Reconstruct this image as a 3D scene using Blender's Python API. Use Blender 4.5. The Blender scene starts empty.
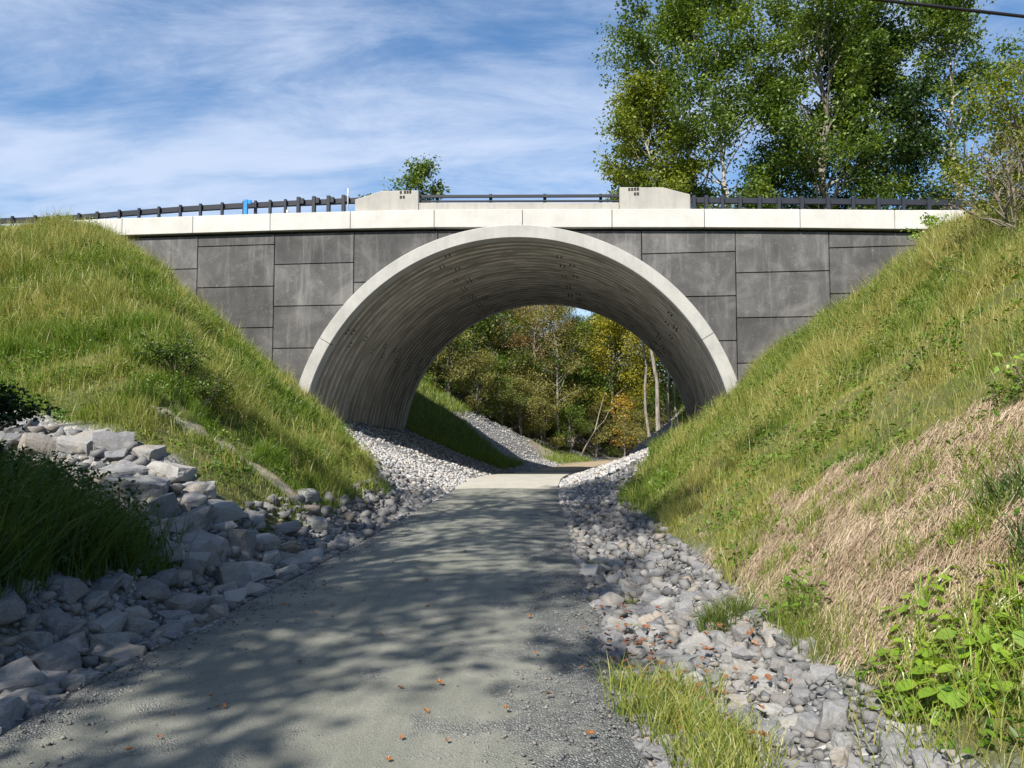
import bpy, bmesh, math, random
import numpy as np
from mathutils import Vector, Matrix

R_ = math.radians
scene = bpy.context.scene
COL = scene.collection

# ------------------------------------------------------------------ camera
cam = bpy.data.cameras.new('camera')
cam.sensor_width = 36.0
cam.lens = 36.0 * 780 / 1024
cam.clip_end = 3000
cam_o = bpy.data.objects.new('camera', cam)
COL.objects.link(cam_o)
cam_o.location = (0, 0, 1.6)
cam_o.rotation_euler = (R_(90 + 3.5), 0, 0)
scene.camera = cam_o

# ------------------------------------------------------------------ light
SUN_EL, SUN_AZ = 46.0, 28.0            # azimuth measured from behind the camera towards the left
sd = Vector((-math.sin(R_(SUN_AZ)) * math.cos(R_(SUN_EL)), -math.cos(R_(SUN_AZ)) * math.cos(R_(SUN_EL)), math.sin(R_(SUN_EL))))
sun = bpy.data.lights.new('sun', 'SUN')
sun.energy = 5.0
sun.angle = R_(0.53)
sun.color = (1.0, 0.94, 0.84)
sun_o = bpy.data.objects.new('sun', sun)
COL.objects.link(sun_o)
sun_o.rotation_euler = sd.to_track_quat('Z', 'Y').to_euler()

world = bpy.data.worlds.new('World')
scene.world = world
world.use_nodes = True
wn, wl = world.node_tree.nodes, world.node_tree.links
wn.clear()
w_out = wn.new('ShaderNodeOutputWorld')
w_bg = wn.new('ShaderNodeBackground')
w_sky = wn.new('ShaderNodeTexSky')
w_sky.sky_type = 'NISHITA'
w_sky.sun_disc = False
w_sky.sun_elevation = R_(SUN_EL)
w_sky.sun_rotation = R_(180 + SUN_AZ)
w_sky.air_density = 1.0
w_sky.dust_density = 0.5
w_sky.ozone_density = 2.0
w_bg.inputs['Strength'].default_value = 0.085
w_tc = wn.new('ShaderNodeTexCoord')
w_sep = wn.new('ShaderNodeSeparateXYZ')
wl.new(w_tc.outputs['Generated'], w_sep.inputs[0])
def wmath(op, a, b=None, clamp=False):
    n = wn.new('ShaderNodeMath'); n.operation = op; n.use_clamp = clamp
    for i, v in enumerate((a, b)):
        if v is None: continue
        if isinstance(v, (int, float)): n.inputs[i].default_value = v
        else: wl.new(v, n.inputs[i])
    return n.outputs[0]
zc = wmath('ADD', wmath('MAXIMUM', w_sep.outputs[2], 0.0), 0.34)
w_comb = wn.new('ShaderNodeCombineXYZ')
wl.new(wmath('DIVIDE', w_sep.outputs[0], zc), w_comb.inputs[0])
wl.new(wmath('DIVIDE', w_sep.outputs[1], zc), w_comb.inputs[1])
def wnoise(scale, rot, stretch, detail, rough, off):
    mp = wn.new('ShaderNodeMapping')
    mp.inputs['Rotation'].default_value = (0, 0, R_(rot))
    mp.inputs['Scale'].default_value = stretch
    mp.inputs['Location'].default_value = off
    wl.new(w_comb.outputs[0], mp.inputs['Vector'])
    nz = wn.new('ShaderNodeTexNoise')
    nz.inputs['Scale'].default_value = scale
    nz.inputs['Detail'].default_value = detail
    nz.inputs['Roughness'].default_value = rough
    nz.inputs['Distortion'].default_value = 0.4
    wl.new(mp.outputs[0], nz.inputs['Vector'])
    return nz.outputs['Fac']
big = wnoise(1.5, -12, (0.8, 1.5, 1), 5, 0.55, (3.1, 1.7, 0))
fine = wnoise(4.2, -14, (0.6, 1.55, 1), 12, 0.68, (0.4, 5.2, 0))
cl = wmath('ADD', wmath('MULTIPLY', big, 0.58), wmath('MULTIPLY', fine, 0.42))
# a little thicker towards the left, clear towards the upper right
cl = wmath('ADD', cl, wmath('MULTIPLY', w_sep.outputs[0], -0.085))
w_ramp = wn.new('ShaderNodeMapRange')
w_ramp.interpolation_type = 'SMOOTHSTEP'
w_ramp.inputs['From Min'].default_value = 0.405
w_ramp.inputs['From Max'].default_value = 0.66
w_ramp.inputs['To Max'].default_value = 0.8
wl.new(cl, w_ramp.inputs['Value'])
w_mix = wn.new('ShaderNodeMix'); w_mix.data_type = 'RGBA'
w_hs = wn.new('ShaderNodeHueSaturation')
w_hs.inputs['Saturation'].default_value = 1.2
w_hs.inputs['Value'].default_value = 1.15
wl.new(w_sky.outputs[0], w_hs.inputs['Color'])
wl.new(w_ramp.outputs[0], w_mix.inputs[0])
wl.new(w_hs.outputs[0], w_mix.inputs[6])
w_mix.inputs[7].default_value = (4.9, 5.6, 7.0, 1)
wl.new(w_mix.outputs[2], w_bg.inputs['Color'])
wl.new(w_bg.outputs[0], w_out.inputs[0])

scene.view_settings.view_transform = 'Standard'
scene.view_settings.look = 'None'
scene.view_settings.exposure = 0.8
scene.view_settings.gamma = 1.0
scene.view_settings.use_curve_mapping = False
scene.cycles.max_bounces = 6
scene.cycles.diffuse_bounces = 3
scene.cycles.transmission_bounces = 3
scene.cycles.use_denoising = True

# ------------------------------------------------------------------ node helpers
class Mat:
    def __init__(self, name):
        self.m = bpy.data.materials.new(name)
        self.m.use_nodes = True
        self.n, self.l = self.m.node_tree.nodes, self.m.node_tree.links
        self.n.clear()
        self.out = self.n.new('ShaderNodeOutputMaterial')
        self._pos = None
    def put(self, sock, v):
        if v is None: return
        if hasattr(v, 'links'): self.l.new(v, sock)
        else:
            if isinstance(v, (tuple, list)) and len(v) == 3 and sock.type == 'RGBA': v = (*v, 1)
            sock.default_value = v
    def coord(self, kind='Object', scale=(1, 1, 1), rot=(0, 0, 0)):
        tc = self.n.new('ShaderNodeTexCoord')
        mp = self.n.new('ShaderNodeMapping')
        mp.inputs['Scale'].default_value = scale
        mp.inputs['Rotation'].default_value = rot
        self.l.new(tc.outputs[kind], mp.inputs['Vector'])
        return mp.outputs[0]
    def wpos(self, scale=(1, 1, 1), rot=(0, 0, 0)):
        g = self.n.new('ShaderNodeNewGeometry')
        mp = self.n.new('ShaderNodeMapping')
        mp.inputs['Scale'].default_value = scale
        mp.inputs['Rotation'].default_value = rot
        self.l.new(g.outputs['Position'], mp.inputs['Vector'])
        return mp.outputs[0]
    def noise(self, vec, scale, detail=4, rough=0.55, dist=0.0):
        t = self.n.new('ShaderNodeTexNoise')
        t.inputs['Scale'].default_value = scale
        t.inputs['Detail'].default_value = detail
        t.inputs['Roughness'].default_value = rough
        t.inputs['Distortion'].default_value = dist
        self.l.new(vec, t.inputs['Vector'])
        return t.outputs['Fac']
    def voronoi(self, vec, scale, feature='F1', out='Distance', rnd=1.0):
        t = self.n.new('ShaderNodeTexVoronoi')
        t.feature = feature
        t.inputs['Scale'].default_value = scale
        t.inputs['Randomness'].default_value = rnd
        self.l.new(vec, t.inputs['Vector'])
        return t.outputs[out]
    def ramp(self, fac, stops):
        r = self.n.new('ShaderNodeValToRGB')
        e = r.color_ramp.elements
        while len(e) < len(stops): e.new(0.5)
        for i, (p, c) in enumerate(stops):
            e[i].position = p
            e[i].color = (*c, 1) if isinstance(c, (tuple, list)) else (c, c, c, 1)
        self.put(r.inputs[0], fac)
        return r.outputs[0]
    def mix(self, fac, a, b, mode='MIX'):
        m = self.n.new('ShaderNodeMix'); m.data_type = 'RGBA'; m.blend_type = mode
        self.put(m.inputs[0], fac); self.put(m.inputs[6], a); self.put(m.inputs[7], b)
        return m.outputs[2]
    def math(self, op, a, b=None, clamp=False):
        m = self.n.new('ShaderNodeMath'); m.operation = op; m.use_clamp = clamp
        self.put(m.inputs[0], a)
        if b is not None: self.put(m.inputs[1], b)
        return m.outputs[0]
    def attr(self, name, out='Color'):
        a = self.n.new('ShaderNodeAttribute'); a.attribute_name = name
        return a.outputs[out]
    def sep(self, col):
        s = self.n.new('ShaderNodeSeparateColor'); self.l.new(col, s.inputs[0])
        return s.outputs
    def island(self):
        return self.n.new('ShaderNodeNewGeometry').outputs['Random Per Island']
    def objrand(self):
        return self.n.new('ShaderNodeObjectInfo').outputs['Random']
    def bump(self, h, strength=0.3, dist=0.05, prev=None):
        b = self.n.new('ShaderNodeBump')
        b.inputs['Strength'].default_value = strength
        b.inputs['Distance'].default_value = dist
        self.l.new(h, b.inputs['Height'])
        if prev is not None: self.l.new(prev, b.inputs['Normal'])
        return b.outputs[0]
    def principled(self, color, rough=0.8, metal=0.0, normal=None, spec=0.4):
        p = self.n.new('ShaderNodeBsdfPrincipled')
        self.put(p.inputs['Base Color'], color)
        self.put(p.inputs['Roughness'], rough)
        self.put(p.inputs['Metallic'], metal)
        p.inputs['Specular IOR Level'].default_value = spec
        if normal is not None: self.l.new(normal, p.inputs['Normal'])
        self.l.new(p.outputs[0], self.out.inputs[0])
        return self.m
    def leafy(self, color, trans=0.35, gloss=0.04, tcol=None):
        d = self.n.new('ShaderNodeBsdfDiffuse'); self.put(d.inputs[0], color)
        t = self.n.new('ShaderNodeBsdfTranslucent'); self.put(t.inputs[0], tcol if tcol is not None else color)
        mx = self.n.new('ShaderNodeMixShader'); mx.inputs[0].default_value = trans
        self.l.new(d.outputs[0], mx.inputs[1]); self.l.new(t.outputs[0], mx.inputs[2])
        g = self.n.new('ShaderNodeBsdfGlossy'); g.inputs['Roughness'].default_value = 0.45
        g.inputs[0].default_value = (1, 1, 1, 1)
        m2 = self.n.new('ShaderNodeMixShader'); m2.inputs[0].default_value = gloss
        self.l.new(mx.outputs[0], m2.inputs[1]); self.l.new(g.outputs[0], m2.inputs[2])
        self.l.new(m2.outputs[0], self.out.inputs[0])
        return self.m

# ------------------------------------------------------------------ object helpers
def tag(o, label=None, cat=None, group=None, kind=None):
    if label: o['label'] = label
    if cat: o['category'] = cat
    if group: o['group'] = group
    if kind: o['kind'] = kind
    return o
def empty(name, loc, rz=0.0, label=None, cat=None, group=None):
    o = bpy.data.objects.new(name, None)
    o.empty_display_size = 0.2
    COL.objects.link(o)
    o.location = loc
    o.rotation_euler = (0, 0, rz)
    return tag(o, label, cat, group)
def link(name, me, mat=None, parent=None, smooth=False):
    if mat is not None and not me.materials: me.materials.append(mat)
    if smooth: me.polygons.foreach_set('use_smooth', [True] * len(me.polygons))
    o = bpy.data.objects.new(name, me)
    COL.objects.link(o)
    if parent: o.parent = parent
    return o
def np_mesh(name, verts, quads=None, tris=None, attr=None):
    """verts Nx3, quads Mx4, tris Kx3 -> mesh"""
    me = bpy.data.meshes.new(name)
    verts = np.asarray(verts, np.float32)
    nq = 0 if quads is None else len(quads)
    nt = 0 if tris is None else len(tris)
    me.vertices.add(len(verts)); me.vertices.foreach_set('co', verts.ravel())
    loops = []
    if nq: loops.append(np.asarray(quads, np.int32).ravel())
    if nt: loops.append(np.asarray(tris, np.int32).ravel())
    lv = np.concatenate(loops)
    me.loops.add(len(lv)); me.loops.foreach_set('vertex_index', lv)
    me.polygons.add(nq + nt)
    st = np.concatenate([np.arange(nq) * 4, nq * 4 + np.arange(nt) * 3]).astype(np.int32)
    me.polygons.foreach_set('loop_start', st)
    if attr:
        for k, a in attr.items():
            if a.ndim == 2:
                at = me.attributes.new(k, 'FLOAT_COLOR', 'POINT'); at.data.foreach_set('color', a.astype(np.float32).ravel())
            else:
                at = me.attributes.new(k, 'FLOAT', 'POINT'); at.data.foreach_set('value', a.astype(np.float32))
    me.update(calc_edges=True)
    return me
class MB:
    def __init__(self): self.v, self.f = [], []
    def add(self, vs, fs):
        o = len(self.v); self.v += [tuple(p) for p in vs]; self.f += [tuple(i + o for i in q) for q in fs]
    def box(self, x0, x1, y0, y1, z0, z1):
        self.add([(x0,y0,z0),(x1,y0,z0),(x1,y1,z0),(x0,y1,z0),(x0,y0,z1),(x1,y0,z1),(x1,y1,z1),(x0,y1,z1)],
                 [(3,2,1,0),(4,5,6,7),(0,1,5,4),(1,2,6,5),(2,3,7,6),(3,0,4,7)])
    def prism(self, poly, y0, y1):      # polygon in (x,z), counter-clockwise seen from -y
        n = len(poly)
        self.add([(x, y0, z) for x, z in poly] + [(x, y1, z) for x, z in poly],
                 [tuple(range(n)), tuple(range(2*n-1, n-1, -1))] + [(i, i+n, (i+1) % n + n, (i+1) % n) for i in range(n)])
    def tube(self, pts, rad, n=8, cap=True):
        pts = [Vector(p) for p in pts]
        k = len(pts); o = len(self.v)
        up = Vector((0, 0, 1))
        for i, p in enumerate(pts):
            t = (pts[min(i+1, k-1)] - pts[max(i-1, 0)]).normalized()
            a = t.cross(up if abs(t.z) < 0.9 else Vector((1, 0, 0))).normalized(); b = t.cross(a)
            r = rad[i] if isinstance(rad, (list, tuple)) else rad
            for j in range(n):
                q = 2 * math.pi * j / n
                self.v.append(tuple(p + a * (r * math.cos(q)) + b * (r * math.sin(q))))
        for i in range(k - 1):
            for j in range(n):
                self.f.append((o+i*n+j, o+i*n+(j+1) % n, o+(i+1)*n+(j+1) % n, o+(i+1)*n+j))
        if cap:
            self.f.append(tuple(o + j for j in range(n))[::-1])
            self.f.append(tuple(o + (k-1)*n + j for j in range(n)))
    def beam(self, p0, p1, wy, hz):     # rectangular bar between two points
        p0, p1 = Vector(p0), Vector(p1)
        d = (p1 - p0).normalized(); side = Vector((0, 0, 1)).cross(d).normalized() * (wy / 2); up = d.cross(side).normalized() * (hz / 2)
        vs = [p + a * side + b * up for p in (p0, p1) for a, b in ((-1,-1),(1,-1),(1,1),(-1,1))]
        self.add(vs, [(0,1,2,3),(7,6,5,4),(0,4,5,1),(1,5,6,2),(2,6,7,3),(3,7,4,0)])
    def build(self, name, mat, parent=None, smooth=False, bevel=0.0):
        me = bpy.data.meshes.new(name)
        me.from_pydata(self.v, [], self.f)
        bm = bmesh.new(); bm.from_mesh(me)
        bmesh.ops.recalc_face_normals(bm, faces=bm.faces)
        if bevel > 0:
            es = [e for e in bm.edges if len(e.link_faces) == 2 and e.calc_face_angle(0) > 0.5]
            bmesh.ops.bevel(bm, geom=es, offset=bevel, segments=1, affect='EDGES', clamp_overlap=True)
        bm.to_mesh(me); bm.free()
        return link(name, me, mat, parent, smooth)

# ------------------------------------------------------------------ value noise on numpy
def _hash(ix, iy, seed):
    h = (ix.astype(np.int64) * 374761393 + iy.astype(np.int64) * 668265263 + seed * 982451653) & 0x7fffffff
    h = ((h ^ (h >> 13)) * 1274126177) & 0x7fffffff
    return ((h ^ (h >> 16)) & 0xffff) / 65535.0
def vnoise(x, y, seed=0):
    x = np.asarray(x, float); y = np.asarray(y, float)
    ix, iy = np.floor(x), np.floor(y); fx, fy = x - ix, y - iy
    fx = fx*fx*(3-2*fx); fy = fy*fy*(3-2*fy)
    a = _hash(ix, iy, seed); b = _hash(ix+1, iy, seed); c = _hash(ix, iy+1, seed); d = _hash(ix+1, iy+1, seed)
    return (a*(1-fx)+b*fx)*(1-fy) + (c*(1-fx)+d*fx)*fy
def fbm(x, y, seed=0, oct=3):
    s, a, n = 0, 1.0, 0
    for i in range(oct):
        s = s + a * vnoise(np.asarray(x) * 2**i, np.asarray(y) * 2**i, seed + i*17); n += a; a *= 0.5
    return s / n
def sstep(a, b, x):
    t = np.clip((x - a) / (b - a), 0, 1); return t*t*(3-2*t)
def smin(a, b, k=0.8):
    h = np.clip(0.5 + 0.5*(b-a)/k, 0, 1); return b*(1-h) + a*h - k*h*(1-h)

# ------------------------------------------------------------------ terrain: where the ground is
BX, BY, BA = 0.19, 25.0, R_(7.0)           # foot of the arch's front face; the bridge is turned 7 degrees
DX, DY = math.sin(BA), math.cos(BA)
WX, WY = math.cos(BA), -math.sin(BA)
BL = 13.0                                  # length of the vault
def to_b(x, y):
    return (x-BX)*WX + (y-BY)*WY, (x-BX)*DX + (y-BY)*DY
def from_b(s, t):
    return BX + s*WX + t*DX, BY + s*WY + t*DY
def centre(y):                             # centre line of the trail
    return np.interp(y, [-30, 3.5, 12, 21.5, 25, 38, 43, 50, 58, 70, 90], [-2.7, -1.05, -0.62, -0.17, 0.12, 1.72, 2.7, 5.0, 9.0, 17, 32])
def half(y):
    return np.interp(y, [0, 4, 12, 22, 40], [1.68, 1.62, 1.5, 1.38, 1.38])
def regions(x, y):
    x = np.asarray(x, float); y = np.asarray(y, float)
    s, t = to_b(x, y)
    c = centre(y); u = x - c; a = np.abs(u); hw = half(y)
    left = u < 0
    toeL = np.interp(y, [0, 8, 11, 15, 18, 21.5, 25.3], [2.6, 2.6, 2.55, 2.4, 2.55, 4.5, 6.85])
    ztL = np.interp(y, [0, 8, 11, 18, 21.5, 25.3], [0.1, 0.15, 0.2, 0.25, 1.55, 2.1])
    toeR = np.interp(y, [0, 5, 16, 20, 23.7], [1.95, 1.95, 2.2, 3.55, 6.9]) - c
    ztR = np.interp(y, [0, 5, 16, 20, 23.7], [0.12, 0.15, 0.25, 1.05, 2.1])
    tb = t - BL
    toeB = np.interp(tb, [-0.5, 0, 6, 20], [6.9, 6.9, 3.2, 2.8]); ztB = np.interp(tb, [0, 6, 20], [2.1, 0.5, 0.3])
    front, back = t < 0.15, t > BL - 0.15
    toe = np.where(front, np.where(left, toeL, toeR), np.where(back, toeB, 6.9))
    zt = np.where(front, np.where(left, ztL, ztR), np.where(back, ztB, 2.1))
    return s, t, u, a, hw, left, toe, zt, front, back
def ground(x, y):
    s, t, u, a, hw, left, toe, zt, front, back = regions(x, y)
    x = np.asarray(x, float); y = np.asarray(y, float)
    q = np.clip((a - hw) / np.maximum(toe - hw, 0.05), 0, 1)
    dip = np.where(front, 0.16 * sstep(-1, -6, t), 0.0)
    z = zt * q**1.2 - dip * np.sin(np.pi*q)
    out = a - toe
    # front slopes
    SL = zt + 0.835*out
    capL = 8.72 + np.where(t > -5, 0.40*np.minimum(t, 0), -2.0 + 0.54*(t+5)) + 0.09*np.maximum(-s-16.0, 0)
    SR = zt + 0.735*out
    capR = 8.35 - 0.30*np.maximum(24.0 - y, 0)
    capR = np.maximum(capR, 1.4)
    natL = zt + 0.27*out
    natR = zt + 0.16*out
    fl = np.maximum(natL, smin(SL, np.maximum(capL, -3), 0.9))
    fr = np.maximum(natR, smin(SR, capR, 0.8))
    # behind the bridge
    tb = t - BL
    bk = np.maximum(zt + 0.33*np.minimum(out, 14), smin(zt + 0.8*out, 8.5 - 0.5*np.maximum(tb, 0), 0.8))
    # inside the fill
    mid = np.where(np.abs(s) < 15.9, zt + 0.2*np.clip(out, 0, 3), np.where(s < 0, 8.6, 7.85))
    off = np.where(front, np.where(left, fl, fr), np.where(back, bk, mid))
    z = np.where(out > 0, off, z)
    rough = (fbm(x*0.8, y*0.8, 3, 3) - 0.5)*0.35 + (fbm(x*3.2, y*3.2, 8, 2) - 0.5)*0.10
    z = z + rough * sstep(0.1, 1.2, out) * np.where(front | back, 1, 0) * sstep(0.0, 0.6, np.maximum(-t, t-BL))
    z = z + (fbm(x*2.0, y*2.0, 21, 3) - 0.5)*0.10*sstep(0.1, 0.6, a - hw)
    z = z + 0.45*np.exp(-((x+4.6)**2/1.6 + (y-5.6)**2/3.0))
    z = z + 0.11*np.maximum(y - 58, 0) - 0.50*sstep(25, 41, y)
    return z
def cover(x, y):
    """what lies on the ground: gravel, straw, bare soil, grass, forest floor (0..1 each)"""
    s, t, u, a, hw, left, toe, zt, front, back = regions(x, y)
    x = np.asarray(x, float); y = np.asarray(y, float)
    nz = (fbm(x*1.7, y*1.7, 40, 3) - 0.5)
    edge = toe + nz*0.5
    g_front = sstep(0.12, -0.12, a - edge)
    # boulder gully on the left between the slope and the near bank
    gy = 9.15 + 0.36*np.maximum(-x-3.0, 0)
    gul = (left & front) * sstep(1.2, 0.85, np.abs(y - gy + nz*0.6)) * sstep(10.5, 9.5, -x)
    gul = np.maximum(gul, (left & front) * sstep(0.2, -0.2, a - np.where(y < 4.9, 3.6, 2.62) - nz*0.5) * sstep(10.2, 9.4, y))
    tb = t - BL
    gb = np.where(left, sstep(5.5, 6.2, tb + nz)*sstep(7.0, 6.0, a + nz) + sstep(2.5, 1.9, a + 0*tb + nz*0.3), sstep(7.0, 6.0, a+nz))
    gravel = np.where(front, np.maximum(g_front, gul), np.where(back, np.clip(gb, 0, 1)*sstep(34, 26, tb), 1.0))
    yb = np.interp(x, [1.5, 2.6, 3.3, 3.9, 4.4, 5.2], [9.4, 8.9, 8.1, 7.1, 6.0, 4.6])
    straw = (~left & front) * sstep(0.5, -0.5, y - yb + nz*3.4) * sstep(0.05, 0.3, a - toe + nz*0.3)
    lower = sstep(4.7, 4.2, y + nz*1.2) * sstep(1.0, 0.6, a - toe + nz*0.6)
    straw = straw * (1 - lower)
    # washed-out rill down the left slope
    rx0, ry0, rx1, ry1 = RILL
    k = np.clip(((x-rx0)*(rx1-rx0) + (y-ry0)*(ry1-ry0)) / ((rx1-rx0)**2 + (ry1-ry0)**2), -0.0, 1)
    px, py = rx0 + k*(rx1-rx0), ry0 + k*(ry1-ry0)
    d = np.hypot(x-px, y-py) + (vnoise(k*9, k*0+2, 5)-0.5)*0.20
    bare = sstep(0.24, 0.10, d - 0.10*k)*(left & front)
    dirt = sstep(2.6, 1.4, np.hypot((x-4.2)/1.7, (y-52.2)/1.5) + nz)
    bare = np.maximum(bare, dirt); gravel = gravel*(1-dirt)
    forest = sstep(45, 50, y + nz*3)*sstep(1.0, 2.5, a - hw)*(1-gravel)
    return gravel, straw, bare, forest
RILL = (-5.75, 12.15, -3.5, 12.6)
# ---- end of terrain functions

def ground1(x, y): return float(ground(np.array([x]), np.array([y]))[0])

# ------------------------------------------------------------------ materials of the setting
def mat_ground():
    M = Mat('ground')
    mk = M.sep(M.attr('cover'))
    p = M.wpos()
    n1 = M.noise(p, 1.3, 5); n2 = M.noise(p, 14, 5, 0.65)
    soil = M.ramp(M.math('ADD', M.math('MULTIPLY', n1, 0.5), M.math('MULTIPLY', n2, 0.5)),
                  [(0.3, (0.045, 0.055, 0.018)), (0.5, (0.085, 0.095, 0.03)), (0.68, (0.15, 0.13, 0.06))])
    # crushed stone
    v1 = M.voronoi(p, 13, out='Color'); vd = M.voronoi(p, 13, 'DISTANCE_TO_EDGE')
    vs = M.sep(v1)
    stone = M.ramp(vs[0], [(0.0, (0.14, 0.145, 0.155)), (0.5, (0.24, 0.24, 0.25)), (0.85, (0.33, 0.33, 0.32)), (1.0, (0.40, 0.38, 0.35))])
    stone = M.mix(M.math('SUBTRACT', 1, M.math('MULTIPLY', vd, 14, True)), stone, (0.05, 0.05, 0.05))
    # matted straw
    st = M.noise(M.wpos((5, 26, 9), (0, 0, R_(-32))), 3.4, 6, 0.7, 0.8)
    st2 = M.noise(p, 2.0, 4)
    straw = M.ramp(st, [(0.30, (0.10, 0.078, 0.055)), (0.45, (0.26, 0.205, 0.15)), (0.6, (0.40, 0.33, 0.25)), (0.75, (0.54, 0.46, 0.36))])
    straw = M.mix(M.math('MULTIPLY', M.ramp(st2, [(0.42, 0.0), (0.6, 1.0)]), 0.75), straw, (0.19, 0.14, 0.095))
    bare = M.ramp(n2, [(0.3, (0.20, 0.17, 0.12)), (0.7, (0.42, 0.37, 0.29))])
    litter = M.ramp(M.noise(p, 5, 6, 0.7), [(0.3, (0.03, 0.025, 0.012)), (0.5, (0.09, 0.065, 0.03)), (0.7, (0.16, 0.11, 0.05))])
    c = M.mix(M.math('MULTIPLY', M.attr('forest', 'Fac'), 1.0), soil, litter)
    c = M.mix(mk[1], c, straw)
    c = M.mix(mk[2], c, bare)
    c = M.mix(mk[0], c, stone)
    hb = M.mix(mk[0], M.mix(mk[1], n2, st), M.math('MULTIPLY', vd, 4))
    return M.principled(c, 0.95, 0, M.bump(hb, 0.55, 0.06), 0.2)

def mat_trail():
    M = Mat('stone_dust')
    p = M.wpos()
    lat = M.attr('lat', 'Fac')                    # 0 left edge .. 1 right edge of the trail
    long = M.noise(M.wpos((5.5, 0.16, 1), (0, 0, R_(3))), 1.0, 5, 0.6)      # worn wheel tracks along the trail
    blot = M.noise(p, 0.9, 5, 0.6)
    grit = M.noise(p, 95, 3, 0.7)
    vcol = M.sep(M.voronoi(p, 60, out='Color'))
    vd = M.voronoi(p, 60, 'DISTANCE_TO_EDGE')
    fines = M.ramp(M.math('ADD', M.math('MULTIPLY', blot, 0.5), M.math('MULTIPLY', long, 0.5)),
                   [(0.36, (0.110, 0.118, 0.094)), (0.50, (0.175, 0.178, 0.146)), (0.64, (0.265, 0.26, 0.22))])
    fines = M.mix(0.5, fines, M.ramp(grit, [(0.3, (0.10, 0.105, 0.085)), (0.7, (0.30, 0.30, 0.265))]))
    chips = M.ramp(vcol[0], [(0.0, (0.10, 0.108, 0.112)), (0.5, (0.21, 0.22, 0.225)), (0.9, (0.36, 0.37, 0.365))])
    chips = M.mix(M.math('SUBTRACT', 1, M.math('MULTIPLY', vd, 8, True)), chips, (0.07, 0.07, 0.065))
    e1 = M.math('MULTIPLY', M.math('SUBTRACT', lat, 0.72), 5.0)
    e2 = M.math('MULTIPLY', M.math('SUBTRACT', 0.14, lat), 7.0)
    edge = M.math('ADD', M.math('MAXIMUM', e1, e2), M.math('MULTIPLY', M.math('SUBTRACT', M.noise(p, 2.2, 5, 0.65), 0.5), 4.5), True)
    k = M.math('MAXIMUM', edge, M.math('MULTIPLY', M.ramp(M.noise(p, 1.6, 5, 0.7), [(0.52, 0.0), (0.66, 1.0)]), 0.5))
    c = M.mix(M.math('MULTIPLY', k, 0.85), fines, chips)
    c = M.mix(M.attr('dirt', 'Fac'), c, M.ramp(grit, [(0.3, (0.22, 0.17, 0.11)), (0.7, (0.40, 0.32, 0.22))]))
    h = M.math('ADD', M.math('MULTIPLY', grit, 0.5), M.math('MULTIPLY', M.math('MULTIPLY', vd, 3), k))
    nb = M.bump(blot, 0.35, 0.05)
    return M.principled(c, 0.95, 0, M.bump(h, 0.8, 0.025, nb), 0.25)

def mat_concrete(name, base, dark, streak=0.4, rough=0.85, stain=(0.30, 0.28, 0.25), objvar=0.0):
    M = Mat(name)
    p = M.coord('Object')
    n1 = M.noise(p, 1.6, 6, 0.62)
    n2 = M.noise(p, 38, 4, 0.7)
    sv = M.noise(M.coord('Object', (5.5, 5.5, 0.45)), 1.0, 5, 0.65)
    c = M.ramp(n1, [(0.32, dark), (0.62, base)])
    c = M.mix(M.math('MULTIPLY', M.ramp(sv, [(0.5, 0.0), (0.72, 1.0)]), streak), c, stain)
    c = M.mix(0.22, c, M.ramp(n2, [(0.3, tuple(0.55*v for v in base)), (0.7, tuple(min(1, 1.25*v) for v in base))]))
    if objvar:
        r = M.objrand()
        c = M.mix(1.0, c, M.ramp(r, [(0.0, 1-objvar), (1.0, 1.0)]), 'MULTIPLY')
    return M.principled(c, rough, 0, M.bump(M.math('ADD', n2, M.math('MULTIPLY', n1, 0.7)), 0.25, 0.012), 0.3)

def mat_panel():
    M = Mat('dark_stained_concrete')
    p = M.wpos()
    n1 = M.noise(p, 0.9, 6, 0.66, 0.6); n2 = M.noise(p, 26, 4, 0.7)
    wl_ = M.noise(M.wpos((4.2, 4.2, 0.35)), 1.1, 5, 0.7)
    c = M.ramp(n1, [(0.30, (0.042, 0.041, 0.042)), (0.50, (0.085, 0.083, 0.083)), (0.70, (0.175, 0.17, 0.165))])
    c = M.mix(M.math('MULTIPLY', M.ramp(wl_, [(0.52, 0.0), (0.74, 1.0)]), 0.5), c, (0.27, 0.265, 0.26))
    spot = M.ramp(M.noise(p, 6.5, 5, 0.7), [(0.58, 0.0), (0.72, 1.0)])
    c = M.mix(M.math('MULTIPLY', spot, 0.35), c, (0.30, 0.29, 0.28))
    c = M.mix(0.2, c, M.ramp(n2, [(0.3, (0.05, 0.05, 0.05)), (0.7, (0.17, 0.17, 0.17))]))
    c = M.mix(1.0, c, M.ramp(M.objrand(), [(0.0, 0.74), (1.0, 1.12)]), 'MULTIPLY')
    return M.principled(c, 0.82, 0, M.bump(M.math('ADD', n2, n1), 0.3, 0.015), 0.3)

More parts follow.
